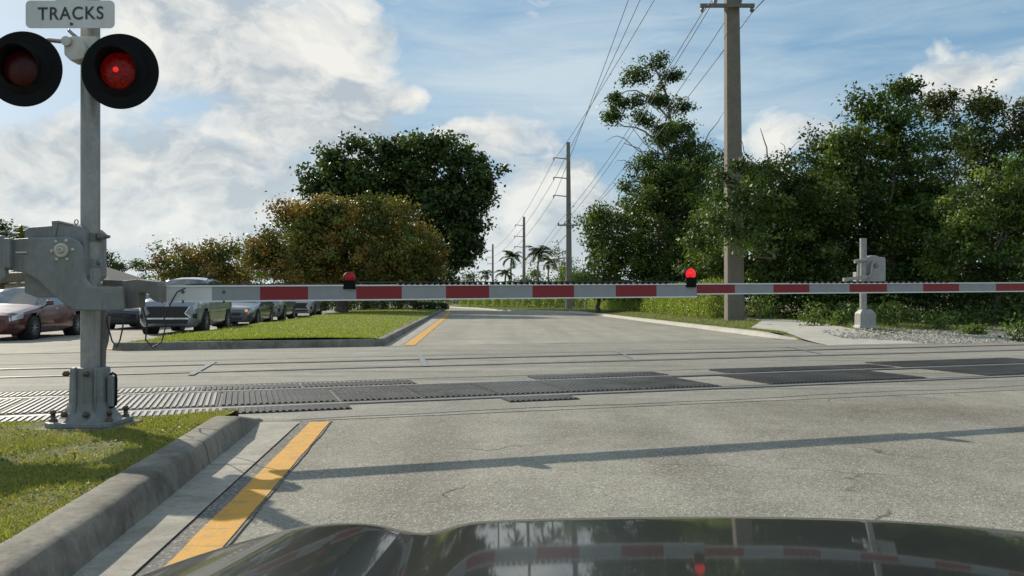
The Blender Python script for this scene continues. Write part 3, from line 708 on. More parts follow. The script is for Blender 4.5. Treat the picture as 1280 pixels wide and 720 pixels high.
arm = mb.build('gate_arm', ['armw', 'armg', 'armr'], sig, o)
mb = MB()
for x0, x1, h, up, w in ((200, 870, .126, .004, .045), (870, 1380, .1, .018, .04)):
    for e in (-1, 1):
        mb.bar(armP(x0, up+e*h/2), armP(x1, up+e*h/2), w, .012)
mb.build('arm_rail', 'alum', arm, o)
for xa_, xb_ in ((498, 835), (985, 1180)):       # saw-toothed strip along the top edge
    mb = MB(); x = xa_
    while x < xb_:
        h = .126 if x < 865 else .1; up = .004 if x < 865 else .018
        c = armP(x, up+h/2+.013); d = armP(x+3.4, up+h/2+.011)
        mb.bar(c, d, .05, .02)
        x += 7.2
    mb.build('edge_strip', 'black', arm, o)
for px_, py_ in ((203, 365), (203, 377), (229, 365), (229, 377), (280, 365), (280, 377)):
    a = armP(px_); a.z = EYE+(HOR-py_)*a.y/F
    MB().lathe([(.013, 0), (.013, .006), (.007, .012), (0, .013)], a+AN*.013, AN, 8).build('bolt', 'bolt', arm, o)
def arm_lamp(px, py, r, on):
    c = armP(px); c.z = EYE+(HOR-py)*c.y/F; top = armP(px).z+.06
    l = MB().lathe([(r*1.08, -.07), (r*1.08, .0), (r, .004)], c, AN, 24, smooth=True)
    l.box((c.x, c.y, (c.z-r+top)/2), (.1, .08, max(.02, c.z-r-top+.05))); l = l.build('arm_lamp', 'black', arm, o)
    MB().lathe([(r*.97, .005), (r*.75, .022), (r*.3, .034), (.0001, .036)], c+AN*.001, AN, 24, cap0=False, cap1=False).build('lens', 'redhot' if on else 'redoffarm', l, o)
    l['label'] = 'lit red lamp at mid arm' if on else 'unlit red lamp nearer the mast'
arm_lamp(863, 342.5, .06, True); arm_lamp(437.5, 347, .05, False); arm_lamp(1330, 345, .06, True)
mb = MB()
mb.tube([armP(232, .05)+AN*.03, armP(222, .02)+AN*.04, armP(214, -.07)+AN*.04, armP(205, -.2), P(208, 405, 6.5), P(202, 428, 6.5), P(190, 434, 6.45), P(182, 424, 6.4), P(184, 405, 6.35), P(176, 375, 6.28)], .006, 6)
mb.tube([P(155, 395, 6.4), P(153, 412, 6.4), P(150, 425, 6.4), P(146, 434, 6.4), P(140, 426, 6.4), P(136, 412, 6.4), P(133, 395, 6.42)], .006, 6)
mb.build('cable', 'cable', arm, o)

mb = MB(); mb.tube([armP(x_, .079+.004*math.sin(x_*.13)) for x_ in np.linspace(232, 437, 24)], .007, 6); mb.build('lamp_cable', 'cable', arm, o)
mb = MB(); mb.tube([armP(x_, .094+.003*math.sin(x_*.17))-AN*.02 for x_ in np.linspace(437, 863, 44)], .006, 6); mb.build('lamp_cable', 'cable', arm, o)
# ================================================================== FAR GATE
Zg = 24; k = Zg/F; o = at(1081.5, 408, Zg); o.z = hv(o.x, o.y); gx = o.x
far = thing('crossing_gate', o, 'pale grey gate mechanism on a short mast standing in gravel across the tracks', 'crossing gate')
zt = EYE+(HOR-298)*k
MB().lathe([(.1, 0), (.1, zt-(o.z+.35))], (gx-.06, Zg, o.z+.35), (0, 0, 1), 20).build('mast', 'galv', far, o)
mb = MB(); lv = [[(-.28, -.26), (.28, -.26), (.28, .26), (-.28, .26)]]
for (hw, z0) in ((.3, .0), (.24, .06), (.22, .14), (.21, .46), (.15, .54)):
    pass
zs_ = [(.31, .0), (.24, .08), (.235, .16), (.23, .44), (.14, .56)]
vs = [Vector((gx+sx*h, Zg+sy*h*.9, o.z+z_)) for h, z_ in zs_ for sx, sy in ((-1, -1), (1, -1), (1, 1), (-1, 1))]
mb.add(vs, [(i*4+j, i*4+(j+1) % 4, (i+1)*4+(j+1) % 4, (i+1)*4+j) for i in range(4) for j in range(4)]+[(16, 17, 18, 19)]); mb.build('cast_base', 'galv', far, o, bevel=.012)
mb = MB(); mb.prism([at(x, y, Zg) for x, y in ((1083, 322), (1090, 319), (1097, 319.5), (1099, 321), (1106, 321.5), (1107.5, 324), (1107.5, 355), (1083, 355))], (0, .45, 0)); hs = mb.build('mechanism_box', 'galv', far, o, bevel=.03)
mb = MB(); mb.tube([at(1074, 328, Zg-.2), at(1073, 333, Zg-.2), at(1073, 345, Zg-.2)], .045, 8); mb.tube([at(1068, 327, Zg-.15), at(1083, 325, Zg-.15)], .06, 8); mb.tube([at(1094, 327, Zg-.1), at(1090, 330, Zg-.1), at(1089, 343, Zg-.1), at(1085, 347, Zg-.1)], .05, 8); mb.build('conduit', 'galv', far, o)
mb = MB(); mb.bar(at(1054, 349.5, Zg-.2), at(1084, 346.5, Zg-.2), .1, .1); mb.box(at(1057, 350, Zg-.2), (.14, .14, .1)); mb.build('arm_bracket', 'galv', far, o, bevel=.01)
MB().lathe([(.07, 0), (.07, .03), (.03, .04), (0, .041)], at(1095, 332, Zg), (0, -1, 0), 14).build('bearing', 'cast', hs, o)
mb = MB(); mb.box((gx+.0, Zg+.35, EYE+(HOR-346)*k), (.34, .25, .3)); mb.build('mast_clamp', 'galv', far, o, bevel=.01)

# ================================================================== UTILITY POLES AND LINES
def upole(label, px, pyb, pyt, Z, w0, w1, arms, cross, mat, group='utility poles along the right side of the road', lean=0):
    b_ = at(px, pyb, Z); b_.z = hv(b_.x, b_.y)-.05 if b_.y < 110 else 0; tz = EYE+(HOR-pyt)*Z/F
    root = thing('utility_pole', b_, label, 'utility pole', group); o = b_; mb = MB()
    def sec(h, z, dx): return [Vector((b_.x+sx*h+dx, b_.y+sy*h, z)) for sx, sy in ((-1, -.8), (-.8, -1), (.8, -1), (1, -.8), (1, .8), (.8, 1), (-.8, 1), (-1, .8))]
    vs = sec(w0/2, b_.z-.1, 0)+sec(w1/2, tz, lean); mb.add(vs, [(k, (k+1) % 8, 8+(k+1) % 8, 8+k) for k in range(8)]+[tuple(range(8, 16))])
    mb.build('post', mat, root, o); tips = []
    for ax, ay in arms:
        tip = at(ax, ay, Z); za = tip.z; mb = MB()
        fr = (za-b_.z)/(tz-b_.z); inn = Vector((b_.x+lean*fr-w1/2, b_.y, za-.12)); 
        mb.tube([inn, tip+Vector((.05, 0, 0)), tip], [.06, .045, .04], 6); arm_ = mb.build('line_arm', mat, root, o)
        MB().lathe([(.03, 0), (.07, .06), (.04, .09), (.07, .13), (.03, .17), (.05, .3), (.0, .32)], tip, (0, 0, -1), 8).build('insulator', 'insul', arm_, o)
        tips.append(tip+Vector((0, 0, -.3)))
    ctips = []
    if cross:
        xa, xb, cy, ins = cross; mb = MB(); mb.bar(at(xa, cy, Z-w0/2-.06), at(xb, cy, Z-w0/2-.06), .1, .14)
        mb.bar(at(xa, cy, Z+w0/2+.06), at(xb, cy, Z+w0/2+.06), .1, .14)
        cb = mb.build('crossarm', mat, root, o)
        for ix, up_ in ins:
            c = at(ix, cy, Z)
            MB().lathe([(.05, 0), (.09, .06*up_), (.06, .12*up_), (.1, .18*up_), (.06, .25*up_), (.0, .3*up_)], c, (0, 0, 1), 8).build('insulator', 'insul', cb, o)
            ctips.append(c+Vector((0, 0, .28*up_)))
    return root, tips, ctips
_, t1, c1 = upole('tall square tan concrete utility pole rising out of the right-hand trees', 918, 397, -330, 32, .68, .36, [(890, -136), (890, -212), (890, -306)], (875, 943, 7, [(878, -1), (894, 1), (925, 1), (940, -1)]), 'polec', lean=-.2)
_, t2, c2 = upole('slim grey utility pole with three left arms and crossarm beside the road bend', 711.5, 388, 178, 78, .62, .34, [(692, 197), (692, 221.5), (692, 244)], (697, 722, 281.5, [(698, 1), (706, 1), (716, -1), (721, 1)]), 'pole', lean=-.1)
_, t3, c3 = upole('third utility pole back from the crossing in front of the palms', 655, 387, 271, 112, .5, .32, [(644, 281), (643, 295), (643, 308)], None, 'pole')
_, t4, c4 = upole('farthest thin utility pole right of the dark tree', 616, 381, 305, 176, .5, .35, [(609, 313), (609, 321), (609, 329)], None, 'pole')
def wire(label, pts, sag, r=.02):
    full = []
    for a, b_ in zip(pts, pts[1:]):
        for i in range(12):
            k = i/12; p = a.lerp(b_, k); p.z -= sag*4*k*(1-k)*((b_-a).length/50); full.append(p)
    full.append(pts[-1]); mb = MB(); mb.tube(full, r, 5)
    w = mb.build('power_line', 'wire', o=full[0], fix=False); tag(w, label, 'power line', 'overhead power lines'); return w
names = ['lowest', 'middle', 'highest']
for i in range(3):
    back = t1[i]+(t1[i]-t2[i])*.9
    wire(f'{names[i]} of the three wires on the left arms of the poles', [back, t1[i], t2[i], t3[2-i] if False else t3[i], t4[i]], .5, .022)
ends = [at(x_, y_, 112) for x_, y_ in ((649, 335), (652, 335), (657, 335), (660, 335))]
cn = ['first', 'second', 'third', 'fourth']
for i in range(4):
    wire(f'{cn[i]} wire from the left on the crossarm of the tall concrete pole', [c1[i]+(c1[i]-c2[i])*.9, c1[i], c2[i], ends[i]], .7, .018)
wire('low slack cable sagging between the slim pole and the third pole', [at(711, 322, 77.6), at(655, 327, 111.6), at(560, 350, 150)], .9, .03)

# ================================================================== TREES
DG = [(.045, .08, .018), (.032, .06, .015), (.07, .11, .024)]
BR = [(.21, .14, .03), (.18, .165, .033), (.105, .135, .025), (.29, .18, .038)]
RG = [(.06, .105, .019), (.105, .155, .03), (.034, .068, .014)]
LG = [(.12, .19, .035), (.17, .24, .05), (.08, .14, .026)]
Z = 56
tree('bronze_tree', 'low spreading tree with bronze and olive leaves on the median island', at(427, 390, Z), at(428, 345, Z), .33,
     [lobe(370, 302, 52, 42, Z), lobe(440, 292, 58, 42, Z), lobe(502, 312, 50, 40, Z), lobe(345, 325, 32, 26, Z), lobe(440, 325, 95, 30, Z), lobe(398, 266, 34, 22, Z), lobe(478, 266, 40, 20, Z), lobe(355, 268, 18, 14, Z), lobe(395, 345, 60, 24, Z), lobe(480, 345, 60, 24, Z), lobe(325, 318, 18, 18, Z), lobe(540, 320, 22, 24, Z), lobe(336, 308, 26, 28, Z), lobe(395, 285, 46, 30, Z, 1), lobe(440, 328, 92, 30, Z, 3), lobe(470, 258, 22, 14, Z), lobe(415, 258, 14, 12, Z)],
     BR, [.2, .38, .32, .1], .22, 95, .7, 1.4, nlimb=18, mat='leafthick')
Z = 76
tree('broadleaf_tree', 'tall dark green broadleaf tree behind the bronze tree on the island', at(462, 388, Z), at(470, 320, Z), .5,
     [lobe(470, 215, 58, 40, Z), lobe(545, 215, 58, 44, Z), lobe(560, 275, 52, 52, Z), lobe(420, 205, 26, 24, Z), lobe(520, 186, 52, 18, Z), lobe(598, 235, 30, 26, Z), lobe(520, 320, 62, 42, Z), lobe(575, 310, 26, 32, Z), lobe(440, 250, 50, 40, Z), lobe(405, 240, 26, 22, Z), lobe(590, 265, 22, 30, Z), lobe(548, 345, 40, 22, Z), lobe(505, 262, 92, 72, Z, 4), lobe(400, 215, 22, 18, Z), lobe(605, 215, 24, 18, Z)],
     DG, [.45, .3, .25], .38, 80, .95, 1.1, nlimb=22, mat='leafthick', aspect=.65)
Z = 78
tree('bronze_tree', 'rust-brown tree behind the queue of cars left of the island', at(250, 384, Z), at(250, 350, Z), .3,
     [lobe(215, 330, 30, 24, Z), lobe(255, 322, 34, 24, Z), lobe(295, 328, 28, 26, Z), lobe(250, 345, 70, 20, Z), lobe(270, 308, 20, 10, Z)], BR, [.2, .35, .35, .1], .26, 95, .8, 1.1, mat='leafthick')
Z = 92
tree('small_tree', 'small dark tree showing over the grey house roof', at(140, 384, Z), at(140, 345, Z), .25, [lobe(140, 328, 16, 12, Z), lobe(172, 336, 14, 8, Z), lobe(128, 322, 8, 7, Z)], DG, None, .28, 60, .7, 1.1)
Z = 60
tree('small_tree', 'shrubby tree at the left edge beyond the gate mechanism', at(2, 385, Z), at(2, 330, Z), .2, [lobe(-10, 300, 22, 18, Z), lobe(10, 330, 40, 25, Z), lobe(-5, 284, 10, 8, Z)], DG, None, .26, 60, .7, 1.1)
Z = 56
tw = lambda *p: [at(x, y, Z) for x, y in p]
tree('tall_sparse_tree', 'tallest ragged tree with bare twigs leaning over the right-hand wood', at(868, 392, Z), at(862, 300, Z), .28,
     [lobe(818, 76, 14, 12, Z), lobe(796, 98, 18, 10, Z), lobe(778, 126, 22, 12, Z), lobe(764, 146, 10, 6, Z), lobe(800, 152, 16, 10, Z), lobe(842, 172, 28, 24, Z), lobe(850, 212, 34, 28, Z), lobe(822, 118, 16, 16, Z), lobe(870, 190, 16, 24, Z), lobe(805, 212, 18, 26, Z), lobe(790, 235, 14, 12, Z), lobe(835, 250, 40, 25, Z), lobe(838, 95, 10, 10, Z), lobe(848, 135, 14, 12, Z)],
     RG, [.4, .2, .4], .19, 95, .55, 1.35, limbs=[(tw((866, 300), (856, 220), (838, 150), (818, 84), (812, 66)), .16, .03), (tw((852, 215), (815, 172), (780, 158), (752, 152)), .09, .02), (tw((838, 150), (805, 118), (775, 118), (748, 132)), .07, .012), (tw((858, 225), (880, 185), (893, 158), (905, 140)), .07, .012), (tw((850, 200), (800, 190), (772, 170), (756, 178)), .05, .01), (tw((862, 260), (895, 215), (905, 190), (916, 172)), .06, .012), (tw((820, 90), (800, 80), (786, 78)), .03, .008), (tw((862, 280), (812, 232), (780, 200), (768, 204)), .05, .01)], nlimb=10, bark='woodpale')
Z = 54
tree('leafy_tree', 'rounded leafy tree at the left end of the right-hand wood', at(830, 395, Z), at(826, 350, Z), .2,
     [lobe(770, 292, 42, 36, Z), lobe(820, 305, 52, 48, Z), lobe(806, 248, 36, 28, Z), lobe(862, 270, 46, 46, Z), lobe(745, 285, 22, 20, Z), lobe(832, 345, 48, 28, Z), lobe(880, 320, 40, 55, Z), lobe(845, 355, 60, 36, Z), lobe(880, 235, 26, 40, Z), lobe(840, 225, 30, 34, Z), lobe(825, 292, 85, 62, Z, 4)], RG, [.4, .35, .25], .21, 85, .65, 1.15, nlimb=16)
Z = 36
twg = lambda *p: [at(x, y, Z) for x, y in p]
tree('leafy_tree', 'leafy tree with bare twig tips just right of the concrete pole', at(965, 395, Z), at(965, 330, Z), .2,
     [lobe(935, 215, 36, 30, Z), lobe(990, 215, 40, 28, Z), lobe(955, 265, 60, 48, Z), lobe(1015, 260, 46, 50, Z), lobe(940, 330, 50, 50, Z), lobe(1000, 330, 60, 50, Z), lobe(915, 265, 30, 50, Z), lobe(1040, 235, 30, 34, Z, 3), lobe(900, 330, 36, 50, Z, 2), lobe(1060, 300, 40, 60, Z, 3), lobe(990, 285, 105, 80, Z, 5), lobe(945, 205, 40, 26, Z, 3), lobe(932, 225, 30, 32, 30.3, 0, .7), lobe(905, 262, 28, 30, 30.3, 0, .6), lobe(928, 300, 34, 30, 30.3, 0, .6)], RG, [.45, .2, .35], .16, 85, .46, 1.1, limbs=[(twg((970, 260), (962, 205), (955, 175), (950, 160)), .05, .01), (twg((985, 240), (985, 200), (975, 178)), .04, .008), (twg((960, 230), (985, 190), (1002, 175)), .03, .008), (twg((945, 240), (930, 190), (925, 165)), .03, .008)])
Z = 37
tree('broadleaf_tree', 'highest dense tree above the far gate mechanism', at(1110, 400, Z), at(1110, 320, Z), .3,
     [lobe(1108, 138, 40, 30, Z), lobe(1125, 108, 20, 12, Z), lobe(1085, 185, 42, 36, Z), lobe(1145, 195, 56, 46, Z), lobe(1075, 250, 50, 56, Z), lobe(1140, 280, 66, 60, Z), lobe(1080, 140, 14, 16, Z), lobe(1100, 340, 80, 40, Z), lobe(1055, 215, 26, 30, Z), lobe(1180, 230, 40, 60, Z, 2), lobe(1190, 330, 50, 50, Z, 3), lobe(1130, 250, 105, 95, Z, 5), lobe(1060, 170, 26, 26, Z, 2)], RG, [.45, .2, .35], .18, 85, .52, 1.15, nlimb=18)
Z = 44
tree('broadleaf_tree', 'tree with paler olive top at the right edge behind the wood', at(1215, 398, Z), at(1215, 300, Z), .3,
     [lobe(1200, 145, 40, 32, Z), lobe(1245, 165, 40, 40, Z), lobe(1210, 215, 60, 50, Z), lobe(1280, 160, 34, 44, Z), lobe(1170, 130, 24, 22, Z), lobe(1235, 130, 24, 20, Z), lobe(1270, 230, 50, 60, Z), lobe(1225, 300, 90, 60, Z), lobe(1330, 190, 50, 60, Z)], [(.06, .085, .02), (.085, .1, .028), (.035, .06, .014)], None, .18, 80, .55, 1.0)
Z = 31
tree('leafy_tree', 'bright leafy tree nearest the right edge of the wood', at(1250, 405, Z), at(1250, 350, Z), .2,
     [lobe(1215, 275, 40, 44, Z), lobe(1262, 240, 40, 46, Z), lobe(1285, 310, 50, 55, Z), lobe(1200, 330, 46, 40, Z), lobe(1330, 260, 50, 70, Z)], RG+LG, [.3, .2, .2, .15, .05, .1], .15, 85, .42, 1.05)
Z = 58
for i, (px_, py_, rx_, ry_, lb) in enumerate(((748, 345, 26, 26, 'light green bushy tree behind the clipped hedge, left of the wood'), (715, 352, 22, 18, 'pale green shrub tree just right of the slim pole'))):
    zz_ = Z+i*40
    tree('bushy_tree', lb, at(px_, 390, zz_), at(px_, 365, zz_), .14, [lobe(px_, py_, rx_, ry_, zz_), lobe(px_+16, py_+8, rx_*.7, ry_*.8, zz_), lobe(px_-8, py_+14, rx_, ry_*.7, zz_)], LG, None, .22, 70, .6, 1.1)
zz_ = 105
tree('bare_tree', 'thin brownish half-bare tree behind the slim pole', at(700, 386, zz_), at(702, 345, zz_), .2, [lobe(700, 322, 18, 18, zz_), lobe(710, 340, 20, 14, zz_)], [(.14, .12, .07), (.08, .1, .035)], None, .22, 26, .7, .9, bark='woodpale')
zz_ = 120
tree('bushy_tree', 'mid green rounded tree below the palms by the bend', at(675, 385, zz_), at(675, 365, zz_), .2, [lobe(668, 352, 24, 16, zz_), lobe(690, 358, 20, 14, zz_), lobe(650, 360, 16, 10, zz_)], LG+RG, None, .3, 60, .9, 1.1)
zz_ = 190
tree('rounded_tree', 'distant rounded tree showing right of the dark island tree', at(580, 380, zz_), at(580, 360, zz_), .25, [lobe(582, 352, 22, 11, zz_), lobe(560, 356, 16, 9, zz_)], DG, None, .45, 50, 1.4, 1.1)

# palms
def palm(label, px, pyc, Z, r, n=17, tr=.16, pyb=385):
    b_ = at(px, pyb, Z); b_.z = 0.; c = at(px, pyc, Z); c.x += .3
    root = thing('palm_tree', b_, label, 'palm tree', 'palms at the bend of the road'); o = b_
    MB().tube(limb_path(b_, c, 6, .02), [tr*1.3, tr*1.1, tr, tr*.95, tr*.9, tr*.9, tr*.8], 8).build('trunk', 'woodpale', root, o, fix=False)
    Vs = []
    for i in range(n):
        az = 2*math.pi*i/n+random.uniform(-.2, .2); el = R(random.uniform(-15, 75)); d = Vector((math.cos(az), math.sin(az), 0)); ln = r*random.uniform(.85, 1.15)
        pts = []; p = c.copy(); a = el
        for k_ in range(14):
            pts.append(p.copy()); p = p+(d*math.cos(a)+Vector((0, 0, math.sin(a))))*ln/13; a -= R(5+k_*.55)
        sd = Vector((-d.y, d.x, 0))
        for k_ in range(1, 13):
            t_ = (pts[k_+1]-pts[k_]).normalized(); lw = .3*ln*math.sin(math.pi*min(1, (k_+1)/14))**.6
            for s_ in (-1, 1):
                for j in (0, .5):
                    q = pts[k_].lerp(pts[k_+1], j); dd = (sd*s_*.8+t_*.6-Vector((0, 0, random.uniform(.15, .6)))).normalized()
                    w_ = t_*ln*.028
                    Vs.append([q-w_, q+w_, q+dd*lw+w_*.3, q+dd*lw-w_*.3])
    V = np.array([[list(p) for p in q] for q in Vs]); quads_mesh('crown', V, pal(len(V), [(.04, .075, .018), (.06, .095, .022), (.03, .055, .014)]), 'leafthick', root, tuple(o))
palm('palm with full crown left of the third utility pole', 637, 322, 130, 2.3)
palm('shorter palm tucked below the full-crowned palm', 630, 342, 125, 1.9)
palm('broad palm right of the third utility pole', 671, 318, 118, 2.6)
palm('palm leaning between the broad palm and the half-bare tree', 684, 326, 135, 2.3)
palm('palm right of the slim pole behind pale shrubs', 741, 320, 118, 2.1)
palm('tiny far palm left of the third utility pole', 606, 343, 190, 2.2)
palm('fan of palm fronds above the gate counterweight at the left edge', 22, 300, 58, 1.9)

# clipped hedge shrubs along the right verge
def shrub_mesh(root, o, c, r, n, leaf, cols, w=None, flat=.75):
    d = unit(rng.normal(size=(n, 3))); d[:, 2] = np.abs(d[:, 2])
    e = np.sign(d)*np.abs(d)**flat
    P_ = np.array(c)+e*np.array(r)*rng.uniform(.72, 1.05, (n, 1)); P_[:, 2] = np.maximum(P_[:, 2], o[2]+.02)
    low = rng.uniform(0, 1, n) < .35; P_[low, 2] = o[2]+rng.uniform(0, 1, low.sum())*r[2]
    return quads_mesh('foliage', leaf_faces(P_, d, leaf), pal(n, cols, w, .35), 'leaf', root, tuple(o))
Zs_ = 35.0; i = 0
while Zs_ < 80:
    X_ = float(np.interp(Zs_, [35, 45, 60, 80], [9.0, 9.3, 8.9, 8.3])); hgt = random.uniform(1.5, 1.75)
    b_ = Vector((X_, Zs_, hv(X_, Zs_)))
    root = thing('hedge_shrub', b_, 'clipped light green shrub in the hedge row behind the right verge', 'shrub', 'clipped shrubs in the verge hedge')
    shrub_mesh(root, b_, (b_.x, b_.y, b_.z+.05), (random.uniform(.7, .85), .8, hgt), 2600, .09, [(.25, .33, .055), (.17, .25, .04), (.31, .37, .08)])
    mb = MB()
    for j in range(4):
        a = random.uniform(0, 6.28); mb.tube([b_, b_+Vector((math.cos(a)*.3, math.sin(a)*.3, hgt*.7))], [.03, .01], 5)
    mb.build('stem', 'wood', root, b_, fix=False)
    Zs_ += random.uniform(1.4, 1.7)*(1+(Zs_-35)*.004); i += 1
for i in range(13):       # the same clipped hedge turning left behind the bend
    X_ = 7.6-1.15*i; Y_ = 82+i*1.0+.09*i*i; b_ = Vector((X_, Y_, hv(X_, Y_)))
    root = thing('hedge_shrub', b_, 'pale clipped shrub in the hedge behind the lawn at the road bend', 'shrub', 'clipped shrubs behind the lawn at the bend')
    shrub_mesh(root, b_, (b_.x, b_.y, b_.z+.05), (random.uniform(.75, .95), .8, random.uniform(1.5, 1.8)), 1500, .14, [(.25, .33, .055), (.17, .25, .04), (.31, .37, .08)])
    mb = MB(); mb.tube([b_, b_+Vector((.1, 0, .9))], [.04, .01], 5); mb.build('stem', 'wood', root, b_, fix=False)
# low island hedge under the dark tree
for i, px_ in enumerate((395, 415, 447, 468, 489, 510, 530, 548)):
    Zh = 64+i*1.1; b_ = at(px_, 391, Zh); b_.z = .17
    root = thing('hedge_shrub', b_, 'shaded dark green shrub in the low hedge under the island trees', 'shrub', 'low shrubs under the island trees')
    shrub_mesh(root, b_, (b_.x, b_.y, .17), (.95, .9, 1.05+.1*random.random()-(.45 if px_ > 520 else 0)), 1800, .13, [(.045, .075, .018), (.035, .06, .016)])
    mb = MB(); mb.tube([b_, b_+Vector((.1, 0, .6))], [.03, .01], 5); mb.build('stem', 'wood', root, b_, fix=False)
# weeds and bushes at the wood edge
for px_, py_, zw, rr, hh, lb in ((1018, 402, 26, .5, .75, 'low leafy weed beside the sidewalk left of the far gate'), (1053, 402, 26.5, .3, .5, 'small weed clump just left of the far gate base'), (1112, 401, 25.5, .32, 1.0, 'tall thin weed just right of the far gate base'), (1175, 407, 25, .5, .5, 'low weed in front of the dark undergrowth right of the gate'), (1274, 424, 20.8, .45, .6, 'leafy bush at the right edge beside the gravel'), (905, 392, 35, .7, 1.0, 'bright bush behind the base of the concrete pole'), (950, 392, 33, .8, 1.1, 'leafy bush right of the base of the concrete pole'), (1218, 418, 23, .35, .3, 'tiny weed at the edge of the gravel')):
    b_ = at(px_, py_, zw); b_.z = hv(b_.x, b_.y)
    root = thing('bush', b_, lb, 'bush')
    n = int(900*max(rr, .4)); d = rng.normal(size=(n, 3))*np.array([rr*.45, rr*.45, hh*.3])+np.array([b_.x, b_.y, b_.z+hh*.45]); d[:, 2] = np.maximum(d[:, 2], b_.z+.02)
    quads_mesh('foliage', leaf_faces(d, unit(rng.normal(size=(n, 3))), .1), pal(n, RG+LG, None, .3), 'leaf', root, tuple(b_))
    mb = MB()
    for j in range(5):
        a = random.uniform(0, 6.28); mb.tube([b_, b_+Vector((math.cos(a)*rr*.4, math.sin(a)*rr*.4, hh*.8))], [.015, .004], 5)
    mb.build('stem', 'wood', root, b_, fix=False)

def mass(name, label, boxes, leaf, per_m3, cols, w=None, mat='leafthick'):
    Ps = []
    for (x0, x1, y0, y1, h0, h1) in boxes:
        n = int(abs(x1-x0)*(h0+h1)/2*per_m3); u = rng.uniform(0, 1, n)
        X = x0+(x1-x0)*u; Y = y0+(y1-y0)*u+np.abs(rng.normal(size=n))*2.2
        top = (h0+(h1-h0)*u)*(.72+.2*np.sin(X*1.1)+.12*np.sin(X*2.7+1)+.06*np.sin(X*6.1))
        Ps.append(np.column_stack([X, Y, top*rng.uniform(0, 1, n)**.8]))
    P_ = np.concatenate(Ps); n = len(P_); P_ = P_+rng.normal(size=(n, 3))*leaf*.6; P_[:, 2] = np.maximum(P_[:, 2], .02)
    o = quads_mesh(name, leaf_faces(P_, np.tile([[0, -.6, .4]], (n, 1)), leaf), pal(n, cols, w, .4), mat); tag(o, label, 'undergrowth', kind='stuff'); return o
mass('undergrowth', 'dark tangled undergrowth below the right-hand wood', [(10.8, 30, 34, 36.5, 3.0, 3.6), (9.8, 12, 36, 42, 3.2, 3.0), (12, 22, 28.5, 27.0, 1.0, 1.1), (18, 40, 27.5, 32, 3.4, 4.2)], .17, 420, RG, [.35, .15, .5])
mass('far_wood', 'distant belt of trees closing the view beyond the bend', [(-170, -60, 150, 190, 7, 8), (-60, -20, 190, 215, 7.5, 7), (-20, 20, 215, 200, 6.5, 6), (15, 60, 150, 120, 7, 9), (40, 120, 110, 90, 11, 12)], .6, 26, DG+RG)
mass('far_shrubbery', 'low shrubs and hedges beyond the parked queue on the left', [(-75, -38, 74, 86, 2.4, 3.0), (-38, -18, 86, 90, 2.6, 2.8), (-20, -2, 130, 140, 2.0, 2.2), (-2, 10, 140, 126, 1.8, 2.2)], .3, 70, DG+RG+LG)

# house on the left
hc = Vector((-42, 76, 0)); root = thing('house', hc, 'low house with grey hip roof behind the gate mechanism', 'house')
mb = MB(); mb.box(hc+Vector((0, 0, 1.35)), (12, 9, 2.5)); mb.build('wall', 'stucco', root, hc)
mb = MB(); a = [hc+Vector(v_) for v_ in ((-6.7, -5.2, 2.5), (6.7, -5.2, 2.5), (6.7, 5.2, 2.5), (-6.7, 5.2, 2.5), (-2.5, 0, 4.5), (2.5, 0, 4.5))]
mb.add(a, [(0, 1, 5, 4), (1, 2, 5), (2, 3, 4, 5), (3, 0, 4), (0, 3, 2, 1)]); mb.build('roof', 'roof', root, hc)
for dx in (-3.8, 3.5):
    mb = MB(); mb.box(hc+Vector((dx, -4.53, 1.5)), (1.6, .05, 1.2)); wdw = mb.build('window', 'signw', root, hc); MB().box(hc+Vector((dx, -4.57, 1.5)), (1.4, .05, 1.0)).build('pane', 'glass', wdw, hc)
MB().box(hc+Vector((0, -4.53, 1.05)), (1, .06, 2.1)).build('door', 'castdark', root, hc)

